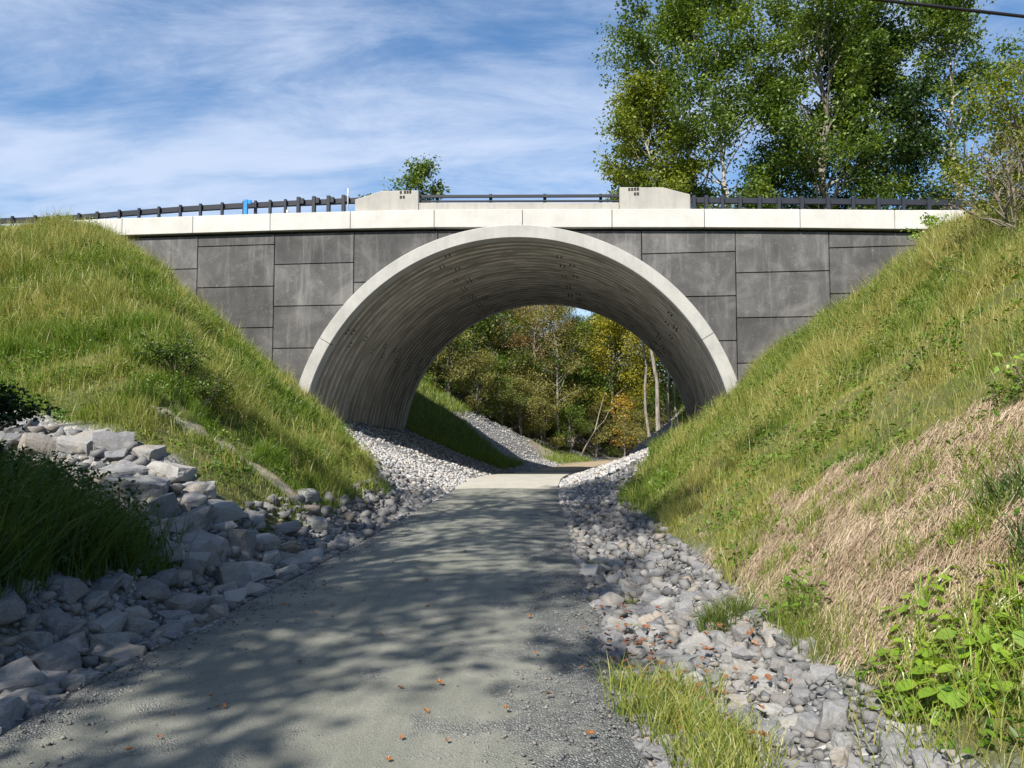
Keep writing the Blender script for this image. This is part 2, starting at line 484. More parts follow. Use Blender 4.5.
def mat_vault():
    M = Mat('galvanised_corrugated_steel')
    # streaks run round the vault: vary fast along it, slowly round it
    s1 = M.noise(M.coord('Object', (0.22, 5.0, 0.22)), 1.2, 5, 0.6)
    s2 = M.noise(M.coord('Object', (0.7, 14.0, 0.7)), 1.0, 4, 0.6)
    bl = M.noise(M.coord('Object'), 0.7, 5, 0.6)
    c = M.ramp(s1, [(0.3, (0.105, 0.096, 0.078)), (0.5, (0.20, 0.19, 0.163)), (0.68, (0.33, 0.315, 0.285))])
    c = M.mix(M.math('MULTIPLY', M.ramp(s2, [(0.60, 0.0), (0.72, 1.0)]), 0.45), c, (0.50, 0.48, 0.44))
    c = M.mix(M.math('MULTIPLY', M.ramp(bl, [(0.45, 0.0), (0.7, 1.0)]), 0.4), c, (0.16, 0.15, 0.12))
    # rib light and shade painted into the colour: pale crests, dark troughs
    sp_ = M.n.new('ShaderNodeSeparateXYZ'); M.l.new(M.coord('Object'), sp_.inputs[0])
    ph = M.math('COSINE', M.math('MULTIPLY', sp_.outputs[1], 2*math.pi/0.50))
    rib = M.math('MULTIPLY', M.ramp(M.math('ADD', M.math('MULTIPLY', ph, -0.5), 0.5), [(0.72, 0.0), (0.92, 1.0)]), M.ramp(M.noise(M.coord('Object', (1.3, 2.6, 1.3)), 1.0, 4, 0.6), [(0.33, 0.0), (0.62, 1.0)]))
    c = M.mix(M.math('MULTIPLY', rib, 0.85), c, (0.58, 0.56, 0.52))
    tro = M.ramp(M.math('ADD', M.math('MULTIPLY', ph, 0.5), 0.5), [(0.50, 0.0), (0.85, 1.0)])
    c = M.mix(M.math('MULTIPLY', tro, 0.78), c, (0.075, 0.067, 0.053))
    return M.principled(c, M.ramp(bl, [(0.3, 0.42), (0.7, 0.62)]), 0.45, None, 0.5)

def mat_metal(name, col, rough=0.5, metal=0.6):
    M = Mat(name)
    n = M.noise(M.coord('Object'), 9, 4)
    c = M.mix(M.math('MULTIPLY', n, 0.5), col, tuple(v*0.6 for v in col))
    return M.principled(c, rough, metal)

def mat_rock(name='rock', world_rand=False, gain=1.0):
    M = Mat(name)
    p = M.wpos()
    n1 = M.noise(p, 5.5, 7, 0.68, 0.6); n2 = M.noise(p, 45, 5, 0.72)
    r = M.objrand() if not world_rand else M.island()
    base = M.ramp(r, [(0.0, (0.10, 0.105, 0.118)), (0.35, (0.155, 0.158, 0.170)), (0.62, (0.215, 0.213, 0.21)), (0.84, (0.30, 0.29, 0.275)), (1.0, (0.27, 0.22, 0.165))])
    c = M.mix(M.math('MULTIPLY', M.ramp(n1, [(0.42, 0.0), (0.68, 1.0)]), 0.6), base, M.mix(0.6, base, (0.34, 0.33, 0.31)))
    c = M.mix(M.math('MULTIPLY', M.ramp(M.noise(p, 2.6, 5, 0.65), [(0.50, 0.0), (0.66, 1.0)]), 0.55), c, (0.23, 0.18, 0.125))
    c = M.mix(0.25, c, M.ramp(n2, [(0.3, (0.08, 0.08, 0.08)), (0.7, (0.40, 0.40, 0.40))]))
    if gain != 1.0: c = M.mix(1.0, c, (gain, gain, gain), 'MULTIPLY')
    return M.principled(c, 0.9, 0, M.bump(M.math('ADD', M.math('MULTIPLY', n1, 1.2), M.math('MULTIPLY', n2, 0.5)), 0.5, 0.03), 0.25)

def mat_bark(name, a, b):
    M = Mat(name)
    n = M.noise(M.coord('Object', (6, 6, 1.2)), 1.6, 6, 0.65)
    return M.principled(M.ramp(n, [(0.35, a), (0.62, b)]), 0.95, 0, M.bump(n, 0.4, 0.03), 0.2)

def mat_leaves(name, cols, trans=0.38, patch=0.6, gloss=0.018):
    M = Mat(name)
    r = M.island()
    pn = M.noise(M.wpos(), patch, 3, 0.6)
    f = M.math('ADD', M.math('MULTIPLY', r, 0.5), M.math('MULTIPLY', M.math('SUBTRACT', M.math('MULTIPLY', pn, 2.2), 0.6), 0.5), True)
    k = len(cols)
    c = M.ramp(f, [(i/(k-1), cols[i]) for i in range(k)])
    tc = M.mix(1.0, c, (1.15, 1.1, 0.5), 'MULTIPLY')
    return M.leafy(c, trans, gloss, tc)

def mat_grass(name, greens, dry, dryness=0.5):
    M = Mat(name)
    tint = M.attr('tint', 'Fac')                  # how dry each blade is
    hgt = M.attr('along', 'Fac')
    r = M.island()
    g = M.ramp(r, [(0.0, greens[0]), (0.5, greens[1]), (1.0, greens[2])])
    d = M.ramp(r, [(0.0, dry[0]), (1.0, dry[1])])
    c = M.mix(tint, g, d)
    c = M.mix(M.math('MULTIPLY', M.math('SUBTRACT', hgt, 0.72, True), 1.2), c, M.mix(0.5, c, dry[1]))
    return M.leafy(c, 0.38, 0.03, M.mix(1.0, c, (1.1, 1.1, 0.6), 'MULTIPLY'))

MT = {}
MT['ground'] = mat_ground()
MT['trail'] = mat_trail()
MT['panel'] = mat_panel()
MT['coping'] = mat_concrete('pale_cast_concrete', (0.55, 0.54, 0.515), (0.46, 0.445, 0.42), 0.22, stain=(0.38, 0.36, 0.32), objvar=0.07)
MT['ring'] = mat_concrete('grey_cast_concrete', (0.40, 0.395, 0.375), (0.31, 0.305, 0.29), 0.4, stain=(0.24, 0.24, 0.23))
MT['block'] = mat_concrete('weathered_cast_concrete', (0.38, 0.365, 0.335), (0.30, 0.29, 0.27), 0.55, stain=(0.19, 0.185, 0.175))
MT['slab'] = mat_concrete('pad_concrete', (0.42, 0.40, 0.35), (0.31, 0.30, 0.265), 0.2, stain=(0.26, 0.25, 0.22))
MT['dark'] = mat_metal('dark_recess', (0.012, 0.012, 0.012), 0.9, 0.0)
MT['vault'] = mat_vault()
MT['rail'] = mat_metal('dark_blue_black_painted_steel', (0.018, 0.021, 0.030), 0.45, 0.0)
MT['blue'] = mat_metal('blue_paint', (0.02, 0.22, 0.55), 0.45, 0.0)
MT['white'] = mat_metal('white_plastic', (0.78, 0.78, 0.76), 0.5, 0.0)
MT['cable'] = mat_metal('black_cable_jacket', (0.012, 0.012, 0.013), 0.5, 0.0)
MT['rock'] = mat_rock()
MT['stones'] = mat_rock('crushed_stone', True, 0.82)
MT['stones_pale'] = mat_rock('pale_crushed_stone', True, 1.65)
MT['asphalt'] = mat_metal('asphalt', (0.05, 0.05, 0.052), 0.9, 0.0)
MT['bark_grey'] = mat_bark('grey_bark', (0.10, 0.09, 0.075), (0.30, 0.275, 0.235))
MT['bark_pale'] = mat_bark('pale_bark', (0.24, 0.21, 0.17), (0.52, 0.48, 0.41))
MT['bark_brown'] = mat_bark('brown_bark', (0.05, 0.04, 0.03), (0.17, 0.14, 0.105))
MT['l_green'] = mat_leaves('green_leaves', [(0.026, 0.06, 0.012), (0.068, 0.125, 0.02), (0.135, 0.20, 0.03), (0.24, 0.29, 0.045)], 0.36, 0.35)
MT['l_dark'] = mat_leaves('dark_green_leaves', [(0.010, 0.028, 0.010), (0.022, 0.052, 0.014), (0.045, 0.085, 0.02)], 0.28, 0.35)
MT['l_yellow'] = mat_leaves('yellow_green_leaves', [(0.10, 0.13, 0.015), (0.23, 0.24, 0.028), (0.36, 0.32, 0.035), (0.42, 0.30, 0.04)], 0.4, 0.4)
MT['l_lime'] = mat_leaves('lime_leaves', [(0.08, 0.13, 0.018), (0.18, 0.23, 0.028), (0.30, 0.31, 0.05)], 0.4, 0.5)
MT['l_olive'] = mat_leaves('olive_brown_leaves', [(0.11, 0.095, 0.03), (0.17, 0.175, 0.045), (0.25, 0.23, 0.065), (0.20, 0.25, 0.05)], 0.32, 0.5)
MT['l_rust'] = mat_leaves('rusty_leaves', [(0.17, 0.09, 0.04), (0.25, 0.15, 0.06), (0.27, 0.20, 0.07), (0.18, 0.16, 0.05)], 0.32, 0.5)
MT['l_orange'] = mat_leaves('orange_leaves', [(0.26, 0.20, 0.03), (0.42, 0.22, 0.03), (0.36, 0.30, 0.04), (0.22, 0.22, 0.03)], 0.4, 0.5)
MT['l_pine'] = mat_leaves('conifer_needles', [(0.012, 0.03, 0.012), (0.028, 0.06, 0.022), (0.05, 0.085, 0.03)], 0.15, 0.5)
MT['l_bright'] = mat_leaves('bright_green_leaves', [(0.12, 0.22, 0.012), (0.22, 0.36, 0.02), (0.34, 0.46, 0.05)], 0.4, 2.0, 0.06)
MT['l_fallen'] = mat_leaves('fallen_leaf', [(0.20, 0.08, 0.03), (0.32, 0.13, 0.04), (0.42, 0.21, 0.06)], 0.15, 6.0)
MT['l_weed'] = mat_leaves('weed_leaves', [(0.03, 0.08, 0.012), (0.07, 0.15, 0.016), (0.13, 0.22, 0.025), (0.20, 0.27, 0.04)], 0.35, 1.2)
MT['l_weed_dark'] = mat_leaves('dark_weed_leaves', [(0.015, 0.045, 0.008), (0.035, 0.085, 0.012), (0.07, 0.13, 0.018)], 0.3, 1.2)
MT['l_litter'] = mat_leaves('brown_leaf_litter', [(0.10, 0.045, 0.025), (0.20, 0.085, 0.04), (0.28, 0.14, 0.06)], 0.1, 6.0)
MT['g_slope'] = mat_grass('slope_grass', [(0.06, 0.135, 0.012), (0.125, 0.215, 0.016), (0.20, 0.285, 0.028)], [(0.31, 0.295, 0.06), (0.50, 0.43, 0.17)])
MT['g_lush'] = mat_grass('lush_grass', [(0.025, 0.07, 0.010), (0.055, 0.12, 0.014), (0.10, 0.17, 0.02)], [(0.20, 0.20, 0.05), (0.33, 0.29, 0.11)])
MT['straw'] = mat_leaves('straw', [(0.20, 0.14, 0.09), (0.38, 0.295, 0.205), (0.58, 0.485, 0.365)], 0.15, 1.5)
MT['twig'] = mat_bark('dead_twig', (0.10, 0.085, 0.065), (0.24, 0.21, 0.17))

# ------------------------------------------------------------------ the ground, one sheet out to the horizon
def axis(segs):
    out = []
    for a, b, st in segs: out.append(np.arange(a, b - 1e-6, st))
    out.append(np.array([segs[-1][1]])); return np.concatenate(out)
gx = np.concatenate([-np.geomspace(900, 17, 26), axis([(-16, 14, 0.11)]), np.geomspace(15, 900, 26)])
gy = np.concatenate([-np.geomspace(600, 4.6, 22), axis([(-4, 0, 0.5), (0, 30, 0.11), (30, 60, 0.25)]), np.geomspace(61, 1200, 30)])
GX, GY = np.meshgrid(gx, gy)
fx, fy = GX.ravel(), GY.ravel()
fz = ground(np.clip(fx, -60, 70), np.clip(fy, -25, 150))
grv, stw, bar, frs = cover(fx, fy)
cov = np.stack([grv, stw, bar, np.ones_like(grv)], 1)
nx, ny = len(gx), len(gy)
ii = (np.arange(ny-1)[:, None]*nx + np.arange(nx-1)[None]).ravel()
quads = np.stack([ii, ii+1, ii+nx+1, ii+nx], 1)
me = np_mesh('ground', np.stack([fx, fy, fz], 1), quads, attr={'cover': cov, 'forest': frs})
tag(link('ground', me, MT['ground'], smooth=True), kind='structure')

# the trail: a sheet of stone dust laid on the ground
ys = np.concatenate([np.arange(-12, 30, 0.12), np.arange(30, 64, 0.3)])
qs = np.linspace(-1, 1, 33)
Y, Q = np.meshgrid(ys, qs, indexing='ij')
wob = (fbm(Y*0.9, np.sign(Q)*7.0 + 3, 91, 3) - 0.5)*0.34
Hh = half(Y) + 0.10 + wob
slope = np.gradient(centre(ys), ys)[:, None]
X = centre(Y) + Q*Hh*np.sqrt(1 + slope**2)
Zt = ground(X, Y) + 0.012 + 0.035*(1 - Q**2) + (fbm(X*1.3, Y*1.3, 33, 3) - 0.5)*0.04*(1-np.abs(Q)**4)
Zt = np.where(np.abs(Q) > 0.97, Zt - 0.03, Zt)
nq = len(qs); ii = (np.arange(len(ys)-1)[:, None]*nq + np.arange(nq-1)[None]).ravel()
me = np_mesh('trail', np.stack([X.ravel(), Y.ravel(), Zt.ravel()], 1), np.stack([ii, ii+1, ii+nq+1, ii+nq], 1), attr={'lat': ((Q+1)/2).ravel(), 'dirt': sstep(40.5, 44, Y + fbm(X, Y, 4, 2)*2).ravel()})
tag(link('trail', me, MT['trail'], smooth=True), kind='structure')

# pale concrete pad under the arch
b = MB()
tt = np.linspace(-3.3, 13.6, 40)
left, right = [], []
for t in tt:
    x0, y0 = from_b(0, t)
    c = float(centre(y0)); h = 1.42
    left.append((c - h, y0)); right.append((c + h, y0))
for k in range(len(tt)-1):
    (lx, ly), (rx, ry), (lx2, ly2), (rx2, ry2) = left[k], right[k], left[k+1], right[k+1]
    cy = (ly+ry)/2; cy2 = (ly2+ry2)/2
    z = 0.085 - 0.5*float(sstep(25, 41, cy)); w = 0.085 - 0.5*float(sstep(25, 41, cy2))
    b.add([(lx, ly, z), (rx, ry, z), (rx2, ry2, w), (lx2, ly2, w)], [(0, 1, 2, 3)])
    b.add([(rx, ry, z), (rx, ry, -.7), (rx2, ry2, -.7), (rx2, ry2, w)], [(0, 1, 2, 3)])
    b.add([(lx, ly, -.7), (lx, ly, z), (lx2, ly2, w), (lx2, ly2, -.7)], [(0, 1, 2, 3)])
b.add([(left[0][0], left[0][1], -.1), (right[0][0], right[0][1], -.1), (right[0][0], right[0][1], .085), (left[0][0], left[0][1], .085)], [(0, 1, 2, 3)])
tag(b.build('concrete_path', MT['slab']), kind='structure')

# ------------------------------------------------------------------ the arch bridge
bridge = empty('arch_bridge', (BX, BY, 0), -BA, 'road bridge over the trail with a corrugated steel arch, dark panel walls and white coping', 'bridge')
AC, AZ, RO, RI = -0.22, 0.85, 7.42, 7.0
def cop_top(s): return float(np.interp(s, [-16.5, -8.4, -5.6, -2.9, 0, 3, 4.5, 7, 10.3, 13.6], [8.95, 8.93, 8.91, 8.87, 8.78, 8.68, 8.63, 8.55, 8.41, 8.25]))
def cop_bot(s): return cop_top(s) - 0.585
# concrete facing panels, clipped by the arch
cols_ = [(-16.35, -13.54, [8.4, 7.15+0.7, 6.4]), (-13.54, -11.02, [7.15, 5.73, 4.3]), (-11.02, -8.27, [7.91, 6.49, 5.09, 3.68]), (-8.27, -5.50, [7.22, 5.80, 4.38, 2.97]),
         (-5.50, -2.65, [6.55, 5.1]), (-2.65, 1.0, [6.0]), (1.0, 3.97, [5.9]), (3.97, 6.87, [7.24, 5.84, 4.43, 3.02]), (6.87, 9.69, [6.56, 5.14, 3.72]),
         (9.69, 12.40, [7.27, 5.84, 4.4]), (12.40, 15.2, [6.5])]
G = 0.014
def circ(x, R):
    d = R*R - (x-AC)**2
    return AZ + math.sqrt(d) if d > 0 else -9
for ci, (x0, x1, js) in enumerate(cols_):
    zs = [99] + js + [1.2]
    for k in range(len(zs)-1):
        z1, z0 = zs[k], zs[k+1]
        xs = np.linspace(x0+G, x1-G, 33)
        pts = []
        for xx in xs:
            hi = min(z1 - G, cop_bot(xx) - 0.075); lo = max(z0 + G, circ(xx, RO-0.05))
            if hi - lo > 0.02: pts.append((float(xx), lo, hi))
        if len(pts) < 2: continue
        poly = [(p[0], p[1]) for p in pts] + [(p[0], p[2]) for p in reversed(pts)]
        cl_ = []
        for i, p in enumerate(poly):        # drop collinear points
            a_, c_ = poly[i-1], poly[(i+1) % len(poly)]
            if abs((p[0]-a_[0])*(c_[1]-a_[1]) - (p[1]-a_[1])*(c_[0]-a_[0])) > 1e-5: cl_.append(p)
        if len(cl_) < 3: continue
        m = MB(); m.prism(cl_, 0.0, 0.14)
        m.build('facing_panel', MT['panel'], bridge, bevel=0.008)
# dark backing behind the joints, front and back
def backing(name, y0, y1, mat):
    m = MB(); xs = np.concatenate([np.linspace(-16.3, -7.4, 24), np.linspace(-7.39, 6.95, 100), np.linspace(6.96, 15.2, 22)])
    lo = [max(0.6, circ(x, RO-0.16)) for x in xs]; hi = [cop_top(x) - 0.03 for x in xs]
    n = len(xs)
    v = [(x, y0, l) for x, l in zip(xs, lo)] + [(x, y0, h) for x, h in zip(xs, hi)] + [(x, y1, l) for x, l in zip(xs, lo)] + [(x, y1, h) for x, h in zip(xs, hi)]
    f = []
    for i in range(n-1):
        f += [(i, i+1, n+i+1, n+i), (2*n+i+1, 2*n+i, 3*n+i, 3*n+i+1), (i, 2*n+i, 2*n+i+1, i+1), (n+i, n+i+1, 3*n+i+1, 3*n+i)]
    f += [(0, n, 3*n, 2*n), (n-1, 3*n-1, 4*n-1, 2*n-1)]
    m.add(v, f); return m.build(name, mat, bridge)
backing('backing_wall', 0.15, 0.55, MT['dark'])
backing('rear_wall', BL-0.5, BL-0.02, MT['panel'])
# coping
joints = [-16.17, -13.72, -11.13, -8.37, -5.58, -2.74, 0.17, 3.04, 5.92, 8.81, 11.59, 14.4]
for a_, c_ in zip(joints[:-1], joints[1:]):
    g = 0.009; m = MB()
    x0, x1 = a_+g, c_-g
    vs = []
    for x in (x0, x1):
        zt, zb = cop_top(x), cop_bot(x)
        vs += [(x, -0.16, zb), (x, -0.17, zt), (x, 0.36, zt+0.004), (x, 0.36, zb)]
    m.add(vs, [(0,1,2,3), (7,6,5,4), (0,4,5,1), (1,5,6,2), (2,6,7,3), (3,7,4,0)])
    m.build('coping', MT['coping'], bridge, bevel=0.012)
m = MB()
for a_, c_ in zip(joints[:-1], joints[1:]):
    m.add([(x, y, z + d) for x, z in ((a_, cop_bot(a_)), (c_, cop_bot(c_))) for y, d in ((BL-.1, 0), (BL-.1, .58), (BL+.15, .58), (BL+.15, 0))],
          [(0,1,2,3), (7,6,5,4), (0,4,5,1), (1,5,6,2), (2,6,7,3), (3,7,4,0)])
m.build('rear_coping', MT['coping'], bridge)
# concrete ring of the arch, in three castings
def ring_part(a0, a1, y0, y1, n):
    m = MB(); A = np.linspace(R_(a0), R_(a1), n); v = []
    for q in A:
        for r, y in ((RI, y0+0.02), (RI+0.02, y0), (RO-0.02, y0), (RO, y0+0.02), (RO, y1), (RI, y1)):
            v.append((AC + r*math.cos(q), y, AZ + r*math.sin(q)))
    f = []
    for i in range(n-1):
        for j in range(6): f.append((6*i+j, 6*i+(j+1) % 6, 6*i+6+(j+1) % 6, 6*i+6+j))
    f += [tuple(range(6)), tuple(6*(n-1)+j for j in range(6))[::-1]]
    m.add(v, f); return m.build('arch_ring', MT['ring'], bridge)
ring_part(-9, 30.9, -0.20, 0.30, 28); ring_part(31.05, 148.7, -0.20, 0.30, 80); ring_part(148.85, 189, -0.20, 0.30, 28)
m = MB(); A = np.linspace(R_(-9), R_(189), 90); v = []
for q in A:
    for r, y in ((RI-0.02, BL-0.25), (RO-0.1, BL-0.25), (RO-0.1, BL+0.12), (RI-0.02, BL+0.12)): v.append((AC + r*math.cos(q), y, AZ + r*math.sin(q)))
m.add(v, [(4*i+j, 4*i+(j+1) % 4, 4*i+4+(j+1) % 4, 4*i+4+j) for i in range(89) for j in range(4)])
m.build('rear_arch_ring', MT['ring'], bridge)
# corrugated vault: a plate in each of seven bands round the arch, lapped at the seams
PITCH = 0.50
seams = [-9, 38, 74, 108, 143, 189]
tv = np.arange(0.16, BL-0.1, PITCH/10)
ang = np.concatenate([np.linspace(seams[i], seams[i+1]-0.9, 26) for i in range(5)])
band = np.concatenate([np.full(26, i) for i in range(5)])
T, Aq = np.meshgrid(tv, ang, indexing='ij')
blk = np.floor((T/ (PITCH*3)) + 0).astype(int)
lap = np.array([0.0, 0.0, 0.0, 0.0, 0.0])[band][None, :]
Rr = 7.085 + 0.085*np.cos(2*np.pi*T/PITCH) + lap
VX = AC + Rr*np.cos(np.radians(Aq)); VZ = AZ + Rr*np.sin(np.radians(Aq))
na = len(ang); ii = (np.arange(len(tv)-1)[:, None]*na + np.arange(na-1)[None]).ravel()
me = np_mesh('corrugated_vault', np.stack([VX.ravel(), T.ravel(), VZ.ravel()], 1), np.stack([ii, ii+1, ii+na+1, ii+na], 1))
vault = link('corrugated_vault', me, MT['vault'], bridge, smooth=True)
# bolts at the lapped seams, staggered from ring to ring
m = MB(); random.seed(4)
for k in range(int((BL-0.5)/PITCH)):
    t = 0.16 + (k+0.5)*PITCH + 0.03
    for sa in (38, 74, 108, 143):
        sh = (3.4 if (k//2) % 2 else 0.0) + random.uniform(-.3, .3)
        if random.random() < 0.4: continue
        for e in (0, 1.15):
            q = R_(sa + sh + e); r = 6.995
            cx, cz = AC + r*math.cos(q), AZ + r*math.sin(q)
            m.tube([(cx, t, cz), (cx-0.07*math.cos(q), t, cz-0.07*math.sin(q))], [0.026, 0.02], 6)
        t0 = t - PITCH*0.5
tag(m.build('seam_bolt', mat_metal('rusty_bolt', (0.045, 0.038, 0.03), 0.6, 0.4), bridge), kind='stuff')
# parapet between the two end blocks
m = MB()
m.add([(x, y, z) for x, zt in ((-3.29, 9.16), (3.27, 8.93)) for y, z in ((-0.02, cop_top(x)+.006), (-0.02, zt), (0.34, zt), (0.34, cop_top(x)+.006))],
      [(0,1,2,3), (7,6,5,4), (0,4,5,1), (1,5,6,2), (2,6,7,3), (3,7,4,0)])
m.build('parapet', MT['block'], bridge, bevel=0.015)
for side in (-1, 1):
    m = MB()
    if side < 0: poly = [(-5.47, 8.90), (-3.30, 8.87), (-3.30, 9.57), (-4.55, 9.60), (-5.47, 9.34)]
    else: poly = [(3.28, 8.66), (5.50, 8.59), (5.50, 9.10), (4.66, 9.36), (3.28, 9.42)]
    m.prism(poly, -0.05, 0.38)
    blk_ = m.build('end_block', MT['block'], bridge, bevel=0.018)
    blk_['label'] = 'weathered concrete end block stepping down to the %s' % ('left' if side < 0 else 'right')
    m = MB()
    rows = [((-3.93, -3.79, -3.70, -3.61), 9.475), ((-3.93, -3.83), 9.315)] if side < 0 else [((3.56, 3.65, 3.74, 3.83), 9.29), ((3.74, 3.83), 9.135)]
    for xs, z in rows:
        for i, x in enumerate(xs):
            w_, h_, st = 0.064, 0.088, 0.024
            y0, y1 = -0.062, -0.049
            m.box(x, x+w_, y0, y1, z+h_-st, z+h_); m.box(x, x+w_, y0, y1, z, z+st)
            m.box(x, x+st, y0, y1, z+st+.001, z+h_-st-.001); m.box(x+w_-st, x+w_, y0, y1, z+st+.001, z+h_-st-.001)
    m.build('inscription', MT['dark'], blk_)
# road on the bridge
m = MB(); xs = np.linspace(-60, 60, 61)
def road_z(s): return float(np.interp(s, [-60, -30, -16, -6, 0, 6, 14, 30, 60], [7.2, 8.2, 8.72, 8.72, 8.6, 8.4, 8.05, 7.3, 6.2]))
vs = []
for s in xs: vs += [(s, 0.56 if abs(s) < 16 else 1.0, road_z(s)), (s, BL-0.52 if abs(s) < 16 else BL-1, road_z(s))]
m.add(vs, [(2*i, 2*i+2, 2*i+3, 2*i+1) for i in range(60)])
rd = m.build('road', MT['asphalt']); rd.location = (BX, BY, 0); rd.rotation_euler = (0, 0, -BA); tag(rd, kind='structure')

# ------------------------------------------------------------------ rails on the bridge (local to the bridge frame)
def rail_root(name, s, z, label, cat, group=None):
    x, y = from_b(s, 0.2)
    return empty(name, (x, y, z), -BA, label, cat, group)
def rel(o_s, o_z, p): return (p[0]-o_s, p[1]-0.2, p[2]-o_z)
# left guide rail
r0s, r0z = -5.6, 8.91
root = rail_root('guide_rail', r0s, r0z, 'long dark box beam guide rail on posts running left from the end block', 'guide rail')
def lz(s): return float(np.interp(s, [-30, -22, -18.4, -16.4, -14.1, -11.7, -9.3, -5.5], [9.0, 9.2, 9.24, 9.23, 9.33, 9.42, 9.46, 9.48]))
def lt(s): return float(np.interp(s, [-30, -19, -5.5], [1.6, 0.6, 0.55]))
m = MB(); ss = [-30, -26, -22, -19, -16.6, -14, -12, -9.9, -8, -5.52]
pts = [(s, lt(s), lz(s)) for s in ss]
for p0, p1 in zip(pts[:-1], pts[1:]): m.beam(rel(r0s, r0z, p0), rel(r0s, r0z, p1), 0.15, 0.17)
m.build('beam', MT['rail'], root)
m = MB(); ss2 = [-9.4, -5.52]
for zz, h in ((9.00, 0.05),):
    m.beam(rel(r0s, r0z, (-8.2, 0.5, zz)), rel(r0s, r0z, (-5.52, 0.5, zz)), 0.1, h)
m.build('lower_beam', MT['rail'], root)
px_ = [338, 322.6, 307, 292, 279, 264, 249, 237, 215.5, 193, 174, 153, 133, 114, 93, 77, 58, 40, 22, 6]
ps_ = [-6.02, -6.55, -7.07, -7.62, -8.1, -8.65, -9.18, -9.6, -10.4, -11.2, -11.95, -12.75, -13.5, -14.25, -15.1, -15.8, -16.6, -17.5, -18.4, -19.3]
for i, s in enumerate(ps_):
    m = MB(); big_ = i < 4
    w_ = 0.12 if big_ else 0.09
    top = lz(s) + (0.17 if big_ else 0.12)
    y0 = lt(s) - 0.08 - w_
    bot = cop_top(s) - 0.3 if s > -16.3 else lz(s) - 0.7
    m.box(s - w_/2 - r0s, s + w_/2 - r0s, y0 - 0.2, y0 + w_ - 0.2, bot - r0z, top - r0z)
    if big_:
        m.box(s + w_/2 + .002 - r0s, s + w_/2 + 0.13 - r0s, y0 - 0.18, y0 + 0.12 - 0.2, lz(s) - 0.07 - r0z, lz(s) + 0.12 - r0z)
        m.box(s + w_/2 + .002 - r0s, s + w_/2 + 0.16 - r0s, y0 - 0.2, y0 + 0.1 - 0.2, cop_top(s) - .05 - r0z, cop_top(s) + 0.07 - r0z)
    m.build('post', MT['rail'], root, bevel=0.008)
# middle railing on the parapet
r0s, r0z = -3.28, 9.16
root = rail_root('parapet_railing', r0s, r0z, 'slim two bar dark railing on the parapet over the arch crown', 'railing')
for (z0, z1, h) in ((9.42, 9.20, 0.085), (9.255, 9.035, 0.045)):
    m = MB(); m.beam(rel(r0s, r0z, (-3.31, 0.16, z0)), rel(r0s, r0z, (3.29, 0.16, z1)), 0.08, h); m.build('bar', MT['rail'], root)
for s in (-2.73, -0.93, 0.86, 2.68):
    zt = float(np.interp(s, [-3.3, 3.3], [9.16, 8.93]))
    m = MB(); m.box(s-.05-r0s, s+.05-r0s, .21-.2, .29-.2, zt-.01-r0z, zt+.36-r0z)
    m.box(s-.09-r0s, s+.09-r0s, .12-.2, .33-.2, zt+.001-r0z, zt+.03-r0z)
    m.build('post', MT['rail'], root, bevel=0.006)
# right guide rail
r0s, r0z = 5.5, 8.6
root = rail_root('guide_rail', r0s, r0z, 'dark guide rail on closely set posts running right under the tall trees', 'guide rail')
def rz_(s): return float(np.interp(s, [5.5, 13.2, 30], [9.02, 8.66, 7.9]))
for dz, h in ((0.05, 0.17), (-0.33, 0.07)):
    m = MB()
    for a_, c_ in ((5.5, 9.5), (9.5, 13.2), (13.2, 22), (22, 30)):
        m.beam(rel(r0s, r0z, (a_, 0.5, rz_(a_)+dz)), rel(r0s, r0z, (c_, 0.5 + (0.6 if c_ > 14 else 0), rz_(c_)+dz)), 0.13, h)
    m.build('beam' if dz > 0 else 'lower_beam', MT['rail'], root)
for s in [5.66, 6.05, 6.55, 7.1, 7.7, 8.3, 9.0, 9.8, 10.55, 11.3, 12.05, 12.8, 13.6, 14.6, 15.6, 17]:
    m = MB(); m.box(s-.055-r0s, s+.055-r0s, .32-.2, .42-.2, rz_(s)-.62-r0z, rz_(s)+.18-r0z); m.build('post', MT['rail'], root, bevel=0.008)
# small roadside things
def place_b(s, t, z): 
    x, y = from_b(s, t); return (x, y, z)
rt = empty('marker_post', place_b(-9.42, 0.2, cop_top(-9.42)), -BA, 'bright blue marker post fixed among the dark guide rail posts', 'marker')
m = MB(); m.box(-.07, .07, -.04, .04, 0, .62); m.build('post', MT['blue'], rt, bevel=0.01)
m = MB(); m.box(.071, .2, -.03, .03, .46, .60); m.build('reflector', MT['blue'], rt, bevel=0.01)
tag(MB().build('x', None), None) if False else None
m = MB(); m.tube([(0, 0, 0), (0, 0, 0.78), (0, 0, 0.82)], [0.022, 0.02, 0.012], 8)
rt = empty('snow_marker', place_b(-5.72, -0.02, cop_top(-5.72)), -BA, 'thin upright white pole standing beside the left end block', 'marker pole')
m.build('pole', MT['white'], rt, smooth=True)
m = MB(); m.tube([(0, 0, 0.82), (0, 0, 1.16)], [0.010, 0.007], 6); m.build('tip', mat_metal('grey_rod', (.35, .36, .4), .5, 0), rt)
m = MB(); m.tube([(0, 0, 0), (0, 0, 0.10)], [0.035, 0.035], 10); m.tube([(0, 0, .101), (0, 0, 0.16)], [0.05, 0.05], 10)
o = m.build('capped_pipe', MT['white']); o.location = place_b(-7.85, 0.05, cop_top(-7.85)); tag(o, 'short white capped pipe on the coping beneath the guide rail', 'pipe')

